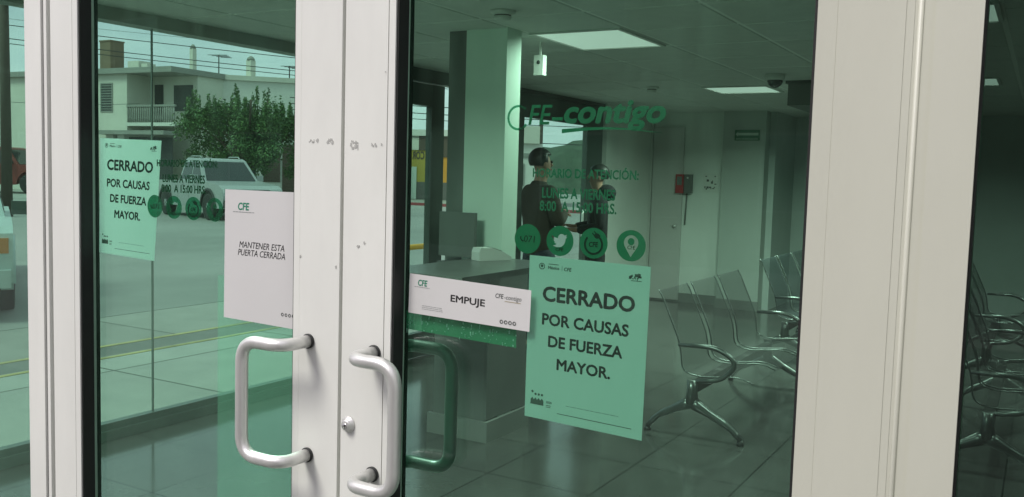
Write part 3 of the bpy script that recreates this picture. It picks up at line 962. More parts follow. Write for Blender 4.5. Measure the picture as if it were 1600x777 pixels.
def side_door(label, y0, y1, s0, s1, ztop, zrail, brail, hand=None):
    t = thing('side_door', label, 'door')
    obj('stile', bx(XW-0.03, XW+0.03, y0, y0+s0, 0.01, ztop), 'dframe', t, bev=0.004)
    obj('stile', bx(XW-0.03, XW+0.03, y1-s1, y1, 0.01, ztop), 'dframe', t, bev=0.004)
    obj('top_rail', bx(XW-0.029, XW+0.029, y0+s0+0.001, y1-s1-0.001, zrail, ztop-0.001), 'dframe', t, bev=0.003)
    obj('bottom_rail', bx(XW-0.029, XW+0.029, y0+s0+0.001, y1-s1-0.001, 0.011, brail), 'dframe', t, bev=0.003)
    obj('glass_pane', bx(XW-0.004, XW+0.004, y0+s0-0.01, y1-s1+0.01, brail-0.01, zrail+0.01), 'glass_side', t)
    if hand:
        bm = bmesh.new()
        hy, za, zb = hand
        tube(bm, smooth_path([(XW+0.03, hy+0.12, za), (XW+0.09, hy+0.12, za), (XW+0.09, hy, za), (XW+0.09, hy, zb), (XW+0.09, hy+0.12, zb), (XW+0.03, hy+0.12, zb)], 0.04), 0.014, 12)
        obj('pull_handle', bm, 'alu', t)
    return t
side_door('dark grey framed glass side door beside the bright open slit to the street', 4.665, 5.39, 0.10, 0.19, 2.36, 2.175, 0.22)
side_door('dark grey framed glass side door behind the two standing people', 6.70, 8.72, 0.12, 0.42, 2.44, 2.20, 0.2, (8.12, 1.22, 0.90))
dj = thing('door_surround', 'dark grey door surround between the side doors and the column', 'door frame')
obj('jamb', boxes([(XW-0.05, XW+0.05, 5.80, 6.695, 0, CEIL+0.005)]), 'dframe', dj)
obj('lintel', boxes([(XW-0.05, XW+0.05, 4.661, 5.799, 2.37, CEIL+0.005), (XW-0.05, XW+0.05, 6.696, 8.73, 2.445, CEIL+0.005)]), 'dframe', dj)

sw_ = thing('side_wall', 'pale side wall strip between the far side door and the corner', 'wall')
obj('wall_surface', bx(XW-0.08, XW+0.08, 8.731, 10.2, -0.1, 3.41), 'wall', sw_)
obj('parapet', bx(XW-0.075, XW+0.07, 0.121, 8.73, CEIL+0.07, 3.41), 'wall', sw_)

bw = thing('back_wall', 'pale back wall with a grey skirting behind the red alarm box', 'wall')
obj('wall_surface', bx(XW-0.08, -3.02, 10.2, 10.32, -0.1, 3.4), 'wall2', bw)
obj('skirting', bx(-4.55, -3.57, 10.185, 10.199, 0.0, 0.12), 'base', bw)
pw_ = thing('wall_pillar', 'pale square wall pillar carrying the green arrow sign', 'pillar')
obj('pillar_body', bx(-3.55, -3.02, 10.0, 10.199, 0.0, CEIL+0.005), 'pillar', pw_)
obj('skirting', bx(-3.56, -3.01, 9.985, 9.999, 0.0, 0.12), 'base', pw_)
dw = thing('partition_wall', 'dark grey green partition wall behind the far bench seats', 'wall')
obj('wall_surface', bx(-3.019, 4.2, 11.2, 11.34, -0.1, 3.4), 'wall_dark', dw)
obj('return_panel', bx(-3.019, -2.94, 10.2, 11.199, -0.1, 3.4), 'wall_dark', dw)
rw = thing('end_wall', 'grey end wall of the waiting room at the far right', 'wall')
obj('wall_surface', bx(4.0, 4.2, 0.121, 11.199, -0.1, 3.4), 'wall_dark', rw)

# flush grey door with horizontal grooves
gd = thing('panel_door', 'grey flush door with thin horizontal lines, left of the red alarm box', 'door')
bm = bmesh.new()
zs = [0.02, 0.66, 1.11, 1.46, 1.84, 2.30]
for a, b in zip(zs, zs[1:]):
    box(bm, -4.62+0.08, -4.12, 10.165, 10.199, a+0.004, b-0.004)
obj('door_leaf', bm, 'door_grey', gd, bev=0.003)
bm = bmesh.new()
for z in zs[1:-1]:
    box(bm, -4.54, -4.125, 10.168, 10.198, z-0.0039, z+0.0039)
obj('groove_line', bm, 'plastic', gd)
fr = obj('door_frame', boxes([(-4.61, -4.545, 10.15, 10.199, 0, 2.36)]), 'alu', gd, bev=0.004)
bm = bmesh.new(); lathe(bm, [(0.001, 10.13), (0.022, 10.133), (0.024, 10.15), (0.012, 10.166)], 16, 'Y', (-4.2, 0, 1.0))
obj('door_knob', bm, 'alu', gd)

# freestanding column with its dark cladding strip
cl = thing('column', 'tall pale green column with a dark strip, rising behind the counter', 'column')
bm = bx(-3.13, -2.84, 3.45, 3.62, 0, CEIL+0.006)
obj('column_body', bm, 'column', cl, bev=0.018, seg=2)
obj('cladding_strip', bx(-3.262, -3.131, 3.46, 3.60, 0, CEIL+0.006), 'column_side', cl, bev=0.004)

ct = thing('counter', 'small grey counter with an upright divider in front of the pale column', 'counter')
obj('counter_top', bx(-2.95, -2.42, 2.38, 3.44, 1.068, 1.10), 'counter_top', ct, bev=0.004)
obj('pedestal', bx(-3.20, -2.832, 3.28, 3.44, 0.0, 1.067), 'counter', ct, bev=0.004)
obj('pedestal', bx(-3.128, -2.832, 3.63, 3.76, 0.0, 1.067), 'counter', ct, bev=0.004)
obj('side_panel', bx(-2.8315, -2.818, 3.281, 3.75, 0.13, 1.066), 'counter', ct)
obj('plinth', boxes([(-3.23, -2.795, 3.255, 3.2795, 0.0, 0.125), (-2.8175, -2.795, 3.2796, 3.77, 0.0, 0.125)]), 'base', ct, bev=0.004)
obj('divider', bx(-3.20, -2.945, 3.30, 3.33, 1.101, 1.37), 'counter', ct, bev=0.003)

# card terminal on the counter
te = thing('card_terminal', 'small grey terminal lying on the counter beside the divider', 'terminal', (-2.80, 3.27, 1.101), R(62))
bm = bmesh.new()
prism(bm, [(-0.11, 0), (0.11, 0), (0.11, 0.02), (0.055, 0.05), (-0.02, 0.075), (-0.10, 0.075), (-0.11, 0.05)], -0.045, 0.045)
obj('casing', bm, 'plastic', te, bev=0.006)
bm = bmesh.new()
quad_slab(bm, [(-0.015, -0.036, 0.0745), (0.05, -0.036, 0.0535), (0.05, 0.036, 0.0535), (-0.015, 0.036, 0.0745)], 0.002)
obj('screen', bm, 'plastic_dark', te)
bm = bmesh.new()
for i in range(3):
    for j in range(3):
        x = 0.064+i*0.013; z = 0.0475-(x-0.055)*0.545
        box(bm, x-0.004, x+0.004, -0.026+j*0.02, -0.014+j*0.02, z-0.002, z+0.004)
obj('keypad', bm, 'plastic_dark', te)

# lit ceiling panels, detectors, camera
PANEL_W = 54.0
def ceiling_light(label, x0, x1, y0, y1, share=1.0):
    t = thing('ceiling_light', label, 'ceiling light', (0, 0, 0), 0, 'lit panels in the ceiling')
    z = CEIL
    obj('frame', boxes([(x0, x1, y0, y0+0.022, z-0.012, z+0.004), (x0, x1, y1-0.022, y1, z-0.012, z+0.004), (x0, x0+0.022, y0+0.0221, y1-0.0221, z-0.012, z+0.004), (x1-0.022, x1, y0+0.0221, y1-0.0221, z-0.012, z+0.004)]), 'plastic', t, bev=0.002)
    obj('diffuser', bx(x0+0.0221, x1-0.0221, y0+0.0221, y1-0.0221, z-0.006, z+0.002), 'lamp', t)
    ld_ = bpy.data.lights.new('panel_light', 'AREA')
    ld_.shape = 'RECTANGLE'; ld_.size = x1-x0-0.06; ld_.size_y = y1-y0-0.06
    ld_.energy = PANEL_W*share; ld_.color = (1.0, 0.98, 0.93)
    ld_.spread = R(163)
    lo_ = bpy.data.objects.new('panel_light', ld_); COL.objects.link(lo_)
    lo_.parent = t; lo_.location = ((x0+x1)/2, (y0+y1)/2, z-0.009)
ceiling_light('larger lit ceiling panel, nearer one above the door lettering', -2.82, -2.21, 3.67, 4.42, 0.35)
ceiling_light('smaller looking lit ceiling panel next to the dome camera', -2.86, -2.24, 7.05, 7.66, 1.5)
ceiling_light('lit ceiling panel cut by the right edge of the shaded white frame at the very top', -0.89, -0.25, 3.60, 4.15, 0.35)
ceiling_light('lit ceiling panel farther back, seen as a pale sliver through the right sidelight', -1.01, -0.38, 6.87, 7.45)
ceiling_light('added unseen fill panel in the ceiling just inside the left door leaf', -2.82, -2.21, 0.36, 0.98, 1.8)  # panel added out of view to brighten the column front
ceiling_light('added unseen fill panel in the ceiling over the right end of the waiting room', 1.04, 1.68, 3.60, 4.15, 0.35)  # added beyond the view as fill light for the room
ceiling_light('added unseen fill panel in the ceiling over the far right seats of the waiting room', 0.94, 1.58, 6.87, 7.45)  # second added fill panel, also out of view

def smoke(label, x, y):
    t = thing('smoke_detector', label, 'smoke detector', (x, y, CEIL))
    bm = bmesh.new(); lathe(bm, [(0.001, 0.0), (0.068, 0.0), (0.068, -0.012), (0.055, -0.022), (0.05, -0.024)], 28); obj('base', bm, 'plastic', t)
    bm = bmesh.new(); lathe(bm, [(0.046, -0.0235), (0.044, -0.030)], 28); obj('vent_band', bm, 'plastic_dark', t)
    bm = bmesh.new(); lathe(bm, [(0.048, -0.030), (0.045, -0.046), (0.032, -0.053), (0.001, -0.054)], 28); obj('cap', bm, 'plastic', t)
smoke('white smoke detector nearest the door at the top of the glass', -2.58, 2.96)
smoke('white smoke detector farther back, below the first lit panel', -3.31, 6.95)

dc = thing('dome_camera', 'dark dome camera on the ceiling beside the small lit panel', 'camera', (-1.96, 6.23, CEIL))
bm = bmesh.new(); lathe(bm, [(0.001, 0), (0.078, 0), (0.078, -0.035), (0.066, -0.05), (0.05, -0.052)], 28); obj('housing', bm, 'plastic', dc)
bm = bmesh.new(); lathe(bm, [(0.062, -0.048)]+[(0.062*math.cos(a), -0.05-0.062*math.sin(a)) for a in [i*math.pi/16 for i in range(1, 8)]]+[(0.002, -0.112)], 24); obj('dome', bm, 'carglass', dc)

cb = thing('ceiling_box', 'dark grey box hung under the ceiling to the right of the dome camera', 'duct')
obj('box_body', bx(-1.98, -1.2, 6.75, 8.0, 2.27, CEIL+0.004), 'column_side', cb, bev=0.01)
obj('box_flange', bx(-2.0, -1.18, 6.73, 8.02, 2.455, CEIL+0.003), 'dframe', cb)

pm = thing('motion_sensor', 'small white motion sensor hanging right of the column top', 'sensor', (-2.93, 4.03, 0))
obj('stem', bx(-0.006, 0.006, -0.006, 0.006, 2.39, CEIL+0.003), 'plastic', pm)
obj('housing', bx(-0.034, 0.034, -0.025, 0.025, 2.262, 2.392), 'plastic', pm, bev=0.01, seg=3)
bm = bmesh.new(); lathe(bm, [(0.001, -0.030), (0.011, -0.029), (0.014, -0.024)], 16, 'Y', (0, 0, 2.345)); obj('lens', bm, 'plastic_dark', pm)

# alarm, signs and notices on the back wall
fa = thing('fire_alarm', 'red alarm box beside a dark control box on the back wall', 'alarm')
obj('red_box', bx(-4.19, -4.085, 10.10, 10.199, 1.435, 1.68), 'red', fa, bev=0.006)
obj('window_panel', bx(-4.17, -4.105, 10.094, 10.0995, 1.54, 1.65), 'column_side', fa)
obj('control_box', bx(-4.084, -3.985, 10.12, 10.199, 1.435, 1.68), 'counter', fa, bev=0.005)
bm = bmesh.new(); lathe(bm, [(0.001, 10.116), (0.012, 10.117), (0.014, 10.1205)], 14, 'Y', (-4.035, 0, 1.635)); obj('indicator', bm, 'plastic', fa)
bm = bmesh.new(); tube(bm, [(-4.06, 10.19, 1.434), (-4.075, 10.19, 1.02)], 0.011, 8); obj('conduit', bm, 'base', fa)
ev = thing('evacuation_sign', 'green arrow evacuation sign on the pale wall pillar', 'sign')
obj('plate', bx(-3.40, -3.09, 9.985, 9.9985, 2.115, 2.245), 'sign_green', ev)
b = shape_bm([[(-3.39, 2.193), (-3.358, 2.225), (-3.358, 2.209), (-3.105, 2.209), (-3.105, 2.178), (-3.358, 2.178), (-3.358, 2.161)]])
for v in b.verts: v.co.y += 9.983
solidify_y(b, 0.0018); obj('arrow', b, 'sign_white', ev)
b = text_bm('RUTA DE EVACUACI\u00d3N', width=0.27, height=0.022, bold=0.02)
for v in b.verts: v.co += Vector((-3.245, 9.983, 2.137))
solidify_y(b, 0.0018); obj('lettering', b, 'sign_white', ev)
pn = thing('wall_notice', 'pale framed notice with small dark print right of the alarm box', 'notice')
obj('sheet', bx(-3.85, -3.65, 10.19, 10.1985, 1.46, 1.70), 'wall', pn)
bm = bmesh.new()
r = random.Random(5)
for i in range(12):
    x, z = r.uniform(-3.83, -3.69), r.uniform(1.48, 1.60)
    box(bm, x, x+r.uniform(0.008, 0.03), 10.187, 10.1899, z, z+r.uniform(0.01, 0.03))
for x in (-3.82, -3.70): box(bm, x, x+0.02, 10.187, 10.1899, 1.655, 1.668)
obj('printed_marks', bm, 'ink_soft', pn)

# ------------------------------------------------------------------ waiting benches
def bench_end(t, y):
    bm = bmesh.new()
    arm = smooth_path([(-0.10, y, 0.575), (0.15, y, 0.585), (0.285, y, 0.50), (0.19, y, 0.385), (-0.02, y, 0.35)], 0.09, 8)
    tube(bm, arm, [0.011]+[0.0155]*(len(arm)-2)+[0.013], 10)
    obj('armrest', bm, 'chrome', t, smooth=True)
    bm = bmesh.new()
    tube(bm, [(0, y, 0.365), (0, y, 0.30), (0, y, 0.215)], [0.035, 0.033, 0.045], 10)
    lg_ = obj('leg', bm, 'chrome', t)
    for pts, rr in ((smooth_path([(0.0, y, 0.225), (0.08, y, 0.185), (0.25, y, 0.10), (0.318, y, 0.03)], 0.1, 6), 0.024),
                    (smooth_path([(0.0, y, 0.225), (-0.08, y, 0.185), (-0.22, y, 0.11), (-0.285, y, 0.03)], 0.1, 6), 0.024)):
        bm = bmesh.new()
        n = len(pts)
        tube(bm, pts, [0.040-(0.022)*min(1, i/(n-1)*1.4) for i in range(n)], 10)
        obj('star_foot', bm, 'chrome', lg_)
        p = pts[-1]
        bm = bmesh.new(); lathe(bm, [(0.001, 0.0), (0.022, 0.0), (0.022, 0.012), (0.012, 0.034)], 14, 'Z', (p.x, p.y, 0.0)); obj('glide', bm, 'plastic_dark', lg_)

def bench(label, x, y, n=3, m='mesh_black'):
    t = thing('waiting_bench', label, 'bench', (x, y, 0), 0, 'beam benches in the waiting room')
    L = n*0.6
    obj('beam', bx(-0.03, 0.03, 0.02, L-0.02, 0.285, 0.34), 'beam_black', t, bev=0.006)
    prof = smooth_path([(-0.26, 0, 0.90), (-0.235, 0, 0.86), (-0.10, 0, 0.56), (-0.085, 0, 0.40), (0.02, 0, 0.375), (0.28, 0, 0.405), (0.37, 0, 0.375)], 0.09, 5)
    for i in range(n):
        y0, y1 = i*0.6+0.04, i*0.6+0.56
        bm = bmesh.new()
        A = [[bm.verts.new((p.x, yy, p.z)) for p in prof] for yy in (y0, y0+0.05, (y0+y1)/2, y1-0.05, y1)]
        for a, b in zip(A, A[1:]):
            for k in range(len(prof)-1):
                bm.faces.new((a[k], a[k+1], b[k+1], b[k]))
        bmesh.ops.solidify(bm, geom=bm.faces[:], thickness=0.006)
        st = obj('seat_shell', bm, m, t, smooth=True)
        for yy in (y0, y1):
            bm = bmesh.new()
            tube(bm, [(p.x, yy, p.z+0.003) for p in prof], 0.0048, 8)
            obj('edge_tube', bm, 'chrome', st)
    for y_ in (0.0, L):
        bench_end(t, y_)
    return t
bench('black mesh bench with chrome armrests, nearest one beside the large poster', -1.83, 4.12)
bench('slate bench seats in front of the dark partition, partly cut by the shaded white frame', -1.95, 6.95, 3, 'mesh_slate')
bench('black bench with chrome leg seen through the right sidelight, nearer one', -0.20, 4.35)
bench('black bench with chrome armrests farther back through the right sidelight', -0.34, 6.95)

# ------------------------------------------------------------------ people
def skin_mesh(name, verts, edges, m, parent, root=0, sub=2):
    me = bpy.data.meshes.new('tmp')
    keys = list(verts)
    idx = {k: i for i, k in enumerate(keys)}
    me.from_pydata([verts[k][0] for k in keys], [(idx[a], idx[b]) for a, b in edges], [])
    o = bpy.data.objects.new('tmp', me)
    COL.objects.link(o)
    md = o.modifiers.new('s', 'SKIN'); md.use_smooth_shade = True
    md.branch_smoothing = 0.4
    for i, k in enumerate(keys):
        rr = verts[k][1]
        sv = me.skin_vertices[0].data[i]
        sv.radius = rr if isinstance(rr, tuple) else (rr, rr)
        sv.use_root = (i == root)
    s2 = o.modifiers.new('d', 'SUBSURF'); s2.levels = sub; s2.render_levels = sub
    bpy.context.view_layer.update()
    dg = bpy.context.evaluated_depsgraph_get()
    out = bpy.data.meshes.new_from_object(o.evaluated_get(dg))
    bpy.data.objects.remove(o)
    out.name = name
    out.materials.clear()
    out.materials.append(M[m])
    for p in out.polygons: p.use_smooth = True
    ob = bpy.data.objects.new(name, out)
    COL.objects.link(ob)
    ob.parent = parent
    return ob

def person(label, loc, rz, h, arms, top, trousers, hood=False):
    """arms: for each side the elbow and wrist; faces -Y before turning"""
    s = h/1.72
    t = thing('person', label, 'person', loc, rz)
    V, E = {}, []
    def add(k, p, r_, to=None):
        V[k] = (tuple(c*s for c in p), tuple(q*s for q in r_) if isinstance(r_, tuple) else r_*s)
        if to: E.append((k, to))
    add('pelvis', (0, 0, 0.93), (0.10, 0.08))
    add('belly', (0, 0, 1.08), (0.10, 0.075), 'pelvis')
    add('chest', (0, 0.01, 1.28), (0.15, 0.10), 'belly')
    add('nb', (0, 0.015, 1.425), 0.06, 'chest')
    add('neck', (0, 0.0, 1.49), 0.05, 'nb')
    add('jaw', (0, -0.022, 1.545), (0.062, 0.07), 'neck')
    add('brow', (0, -0.008, 1.625), (0.073, 0.088), 'jaw')
    add('crown', (0, 0.006, 1.695), (0.050, 0.062), 'brow')
    for sd_, sx in (('l', 1), ('r', -1)):
        add('sh'+sd_, (sx*0.165, 0.01, 1.40), 0.052, 'chest')
        el, wr, hd_ = arms[sd_]
        add('el'+sd_, el, 0.042, 'sh'+sd_)
        add('wr'+sd_, wr, 0.028, 'el'+sd_)
        d = (Vector(hd_)-Vector(wr)).normalized()
        side = d.cross(Vector((0, 0, 1)))
        side = side.normalized() if side.length > 0.1 else Vector((1, 0, 0))
        nrm = side.cross(d).normalized()
        palm = Vector(wr)+d*0.05
        add('pa'+sd_, palm, (0.030, 0.020), 'wr'+sd_)
        for k in range(4):
            b = Vector(wr)+d*0.085+side*(k-1.5)*0.019
            L = (0.060, 0.072, 0.068, 0.052)[k]
            add('f%d%s' % (k, sd_), b, 0.0088, 'pa'+sd_)
            add('g%d%s' % (k, sd_), b+d*L*0.55-nrm*0.012, 0.0078, 'f%d%s' % (k, sd_))
            add('h%d%s' % (k, sd_), b+d*L*0.85-nrm*0.035, 0.0068, 'g%d%s' % (k, sd_))
        tb = Vector(wr)+d*0.035-side*0.03
        add('t0'+sd_, tb, 0.011, 'pa'+sd_)
        add('t1'+sd_, tb+d*0.04-side*0.018-nrm*0.01, 0.009, 't0'+sd_)
        add('hip'+sd_, (sx*0.085, 0, 0.88), (0.068, 0.068), 'pelvis')
        add('kn'+sd_, (sx*0.10, -0.012, 0.49), 0.055, 'hip'+sd_)
        add('an'+sd_, (sx*0.11, 0.02, 0.09), 0.036, 'kn'+sd_)
        add('to'+sd_, (sx*0.125, -0.13, 0.035), (0.036, 0.026), 'an'+sd_)
    skin_mesh('body', V, E, 'skin', t)
    # nose, ears and eyes
    bm = bmesh.new()
    tube(bm, [(0, -0.088*s, 1.635*s), (0, -0.104*s, 1.60*s), (0, -0.094*s, 1.588*s)], [0.007*s, 0.014*s, 0.010*s], 8)
    obj('nose', bm, 'skin', t, smooth=True)
    for sx in (1, -1):
        bm = bmesh.new(); bmesh.ops.create_uvsphere(bm, u_segments=10, v_segments=8, radius=0.011*s)
        obj('eye', bm, 'ink', t, smooth=True, loc=(sx*0.030*s, -0.086*s, 1.628*s))
        bm = bmesh.new(); bmesh.ops.create_uvsphere(bm, u_segments=10, v_segments=8, radius=1.0)
        for v in bm.verts: v.co = Vector((v.co.x*0.010, v.co.y*0.02, v.co.z*0.032))*s
        obj('ear', bm, 'skin', t, smooth=True, loc=(sx*0.074*s, 0.004*s, 1.61*s))
    obj('mouth', bx(-0.024*s, 0.024*s, -0.091*s, -0.08*s, 1.558*s, 1.566*s), 'red', t, bev=0.003)
    # hair cap
    bm = bmesh.new(); bmesh.ops.create_uvsphere(bm, u_segments=24, v_segments=16, radius=1.0)
    for v in list(bm.verts):
        if v.co.z < -0.62 or (v.co.y < -0.45 and v.co.z < 0.34):
            bm.verts.remove(v)
    for v in bm.verts: v.co = Vector((v.co.x*0.086, v.co.y*0.104+0.010, v.co.z*0.098+1.645))*s
    bmesh.ops.solidify(bm, geom=bm.faces[:], thickness=0.008)
    obj('hair', bm, 'hair', t, smooth=True)
    # jacket
    J, JE = {}, []
    def aj(k, p, r_, to=None):
        J[k] = (tuple(c*s for c in p), tuple(q*s for q in r_) if isinstance(r_, tuple) else r_*s)
        if to: JE.append((k, to))
    aj('chest', (0, 0.01, 1.27), (0.175, 0.125))
    aj('waist', (0, 0.0, 1.05), (0.165, 0.125), 'chest')
    aj('hem', (0, 0.0, 0.78), (0.18, 0.14), 'waist')
    aj('col', (0, 0.015, 1.43), (0.082, 0.082), 'chest')
    aj('col2', (0, 0.012, 1.478), (0.070, 0.070), 'col')
    for sd_, sx in (('l', 1), ('r', -1)):
        el, wr, _ = arms[sd_]
        aj('sh'+sd_, (sx*0.17, 0.01, 1.395), 0.078, 'chest')
        aj('el'+sd_, el, 0.064, 'sh'+sd_)
        aj('cu'+sd_, Vector(el).lerp(Vector(wr), 0.93), 0.046, 'el'+sd_)
    skin_mesh('jacket', J, JE, top, t)
    if hood:
        bm = bmesh.new(); bmesh.ops.create_uvsphere(bm, u_segments=20, v_segments=12, radius=1.0)
        for v in bm.verts: v.co = Vector((v.co.x*0.12, v.co.y*0.10+0.085, v.co.z*0.085+1.455))*s
        obj('hood', bm, top, t, smooth=True)
    for sd_, sx in (('l', 1), ('r', -1)):
        T = {'hip': ((sx*0.085*s, 0, 0.93*s), (0.108*s, 0.112*s)), 'kn': ((sx*0.10*s, -0.012*s, 0.49*s), 0.078*s), 'cuff': ((sx*0.11*s, 0.018*s, 0.10*s), 0.060*s)}
        skin_mesh('trouser_leg', T, [('hip', 'kn'), ('kn', 'cuff')], trousers, t)
        bm = bmesh.new()
        prism(bm, [(-0.16, 0.0), (0.075, 0.0), (0.075, 0.06), (0.03, 0.095), (-0.03, 0.085), (-0.13, 0.045), (-0.165, 0.02)], -0.045, 0.045, 'X')
        obj('shoe', bm, 'plastic_dark', t, bev=0.012, loc=(sx*0.12*s, 0, 0))
    return t
arms_fold = {'l': ((0.235, -0.03, 1.13), (0.03, -0.20, 1.17), (-0.06, -0.21, 1.20)), 'r': ((-0.235, -0.03, 1.13), (-0.04, -0.22, 1.21), (0.05, -0.235, 1.24))}
arms_hold = {'l': ((0.24, 0.02, 1.12), (0.12, -0.22, 1.08), (0.08, -0.31, 1.10)), 'r': ((-0.24, 0.02, 1.12), (-0.10, -0.23, 1.10), (-0.05, -0.31, 1.13))}
person('person in a taupe top standing with folded arms, half hidden by the column', (-3.86, 5.8, 0), R(150), 1.83, arms_fold, 'cloth_brown', 'cloth_jean')
person('person in black standing in front of the far side door, head turned left', (-3.86, 7.0, 0), R(-60), 1.72, arms_hold, 'cloth_black', 'cloth_black', True)

# ------------------------------------------------------------------ vehicles
def arc(cx, cz, r_, a0, a1, n=10):
    return [(cx+r_*math.cos(R(a0+(a1-a0)*i/n)), cz+r_*math.sin(R(a0+(a1-a0)*i/n))) for i in range(n+1)]

def pickup(label, loc, rz, paint, boxy=False, lens='lampglass', rails=True, scale=1.0):
    t = thing('parked_pickup', label, 'pickup', loc, rz)
    fx, rx_, wr = 1.60, -1.58, 0.385
    hb = 1.12
    nose = [(2.30, 1.02), (2.52, 0.92), (2.60, 0.72), (2.60, 0.45)] if not boxy else [(2.46, 1.08), (2.56, 1.0), (2.60, 0.75), (2.60, 0.45)]
    prof = [(-2.62, 0.50), (-2.66, 0.62), (-2.64, 1.08), (-0.62, 1.10), (1.08, 1.10), (1.25, hb)] + nose + [(2.5, 0.36)]
    prof += arc(fx, wr, 0.48, -3, 183, 14) + [(1.0, 0.34), (-1.0, 0.34)] + arc(rx_, wr, 0.48, -3, 183, 14) + [(-2.2, 0.42)]
    bm = bmesh.new()
    for y0, y1 in ((-0.925, -0.80), (0.80, 0.925)):
        prism(bm, prof, y0, y1)
    # centre of the body: bonnet and cab floor, low load bed, tailgate
    prism(bm, [(-0.62, 0.5), (-0.62, 1.10), (1.08, 1.10), (1.25, hb)] + nose + [(2.5, 0.5)], -0.7999, 0.7999)
    box(bm, -2.6, -0.621, -0.7999, 0.7999, 0.55, 0.68)
    box(bm, -2.64, -2.56, -0.7998, 0.7998, 0.681, 1.075)
    obj('body', bm, paint, t, bev=0.022, seg=2)
    # cab
    zb, zt = 1.095, 1.79
    low = [(-0.66, zb), (1.18, zb)]
    if boxy:
        top_ = [(0.55, zt), (-0.52, zt)]
    else:
        top_ = [(0.42, zt), (-0.42, zt)]
    wl, wt = 0.86, 0.70
    bm = bmesh.new()
    ring = []
    prof_c = [(-0.66, zb, wl), (1.18, zb, wl), (top_[0][0]+0.12, zt-0.05, wt+0.02), (top_[0][0]-0.05, zt, wt), (top_[1][0]+0.06, zt+0.01, wt), (top_[1][0]-0.06, zt-0.06, wt+0.02)]
    A = [bm.verts.new((x, -w_, z)) for x, z, w_ in prof_c]
    B = [bm.verts.new((x, w_, z)) for x, z, w_ in prof_c]
    bm.faces.new(A); bm.faces.new(B[::-1])
    for i in range(len(A)):
        bm.faces.new((A[i], B[i], B[(i+1) % len(A)], A[(i+1) % len(A)]))
    cabo = obj('cab', bm, paint, t, bev=0.035, seg=3)
    def yw(z):
        return wl+(wt-wl)*(z-zb)/(zt-zb)+0.004
    for sx in (1, -1):
        z0, z1 = zb+0.06, zt-0.13
        def rear_x(z): return -0.66+(top_[1][0]-0.06+0.66)*(z-zb)/(zt-0.06-zb)
        def front_x(z): return 1.18+(top_[0][0]+0.12-1.18)*(z-zb)/(zt-0.05-zb)
        for xa0, xa1, xb0, xb1 in ((rear_x(z0)+0.10, 0.18, rear_x(z1)+0.09, 0.16), (0.25, front_x(z0)-0.14, 0.23, front_x(z1)-0.10)):
            bm = bmesh.new()
            p = [(xa0, sx*yw(z0), z0), (xa1, sx*yw(z0), z0), (xb1, sx*yw(z1), z1), (xb0, sx*yw(z1), z1)]
            quad_slab(bm, p if sx < 0 else p[::-1], 0.006)
            obj('side_window', bm, 'carglass', t)
        # mirror, door seams, handles
        bm = bmesh.new()
        box(bm, 0.80, 0.92, sx*0.93 if sx > 0 else -1.13, 1.13 if sx > 0 else -0.93, 1.13, 1.30)
        obj('wing_mirror', bm, paint if not boxy else 'chrome', t, bev=0.03, seg=3)
        for xh in (-0.35, 0.45):
            obj('door_handle', bx(xh, xh+0.16, min(sx*0.925, sx*0.945), max(sx*0.925, sx*0.945), 0.98, 1.005), paint, t, bev=0.006)
        bm = bmesh.new()
        for xd in (-0.60, 0.215, 1.10):
            box(bm, xd-0.005, xd+0.005, min(sx*0.9235, sx*0.9262), max(sx*0.9235, sx*0.9262), 0.45, 1.08)
        obj('door_seam', bm, 'plastic_dark', t)
        bm = bmesh.new()
        for cx in (fx, rx_):
            prism(bm, arc(cx, wr, 0.535, 0, 180, 16)+arc(cx, wr, 0.475, 180, 0, 16), min(sx*0.90, sx*0.955), max(sx*0.90, sx*0.955))
        obj('wheel_arch', bm, 'plastic_dark' if not boxy else paint, t)
        if rails:
            bm = bmesh.new()
            tube(bm, smooth_path([(-0.42, sx*0.60, zt-0.01), (-0.36, sx*0.60, zt+0.055), (0.30, sx*0.60, zt+0.055), (0.42, sx*0.60, zt-0.01)], 0.05), 0.017, 8)
            obj('roof_rail', bm, 'silver', t)
        obj('headlight', bx(2.30, 2.575, min(sx*0.52, sx*0.90), max(sx*0.52, sx*0.90), 0.80, 0.925) if not boxy else bx(2.40, 2.612, min(sx*0.62, sx*0.88), max(sx*0.62, sx*0.88), 0.78, 0.95), lens, t, bev=0.03)
        obj('tail_light', bx(-2.672, -2.56, min(sx*0.80, sx*0.932), max(sx*0.80, sx*0.932), 0.72, 1.02), 'red', t, bev=0.01)
    # windscreen and rear window
    def cab_quad(x0, z0, x1, z1, in0, in1, n):
        bm = bmesh.new()
        y0, y1 = yw(z0)-in0, yw(z1)-in1
        quad_slab(bm, [(x0, -y0, z0), (x0, y0, z0), (x1, y1, z1), (x1, -y1, z1)], n)
        return bm
    xf = lambda z: 1.18+(top_[0][0]+0.12-1.18)*(z-zb)/(zt-0.05-zb)
    xr = lambda z: -0.66+(top_[1][0]-0.06+0.66)*(z-zb)/(zt-0.06-zb)
    obj('windscreen', cab_quad(xf(zb+0.04)+0.006, zb+0.04, xf(zt-0.10)+0.006, zt-0.10, 0.09, 0.09, 0.008), 'carglass', t)
    obj('rear_window', cab_quad(xr(zb+0.08)-0.006, zb+0.08, xr(zt-0.14)-0.006, zt-0.14, 0.15, 0.15, -0.008), 'carglass', t)
    obj('grille', bx(2.52, 2.612, -0.50, 0.50, 0.62, 0.90), 'plastic_dark', t, bev=0.02)
    obj('bumper', boxes([(2.48, 2.70, -0.90, 0.90, 0.40, 0.60)]), paint if boxy else 'plastic_dark', t, bev=0.04)
    obj('bumper', boxes([(-2.76, -2.63, -0.88, 0.88, 0.48, 0.62)]), 'steel', t, bev=0.03)
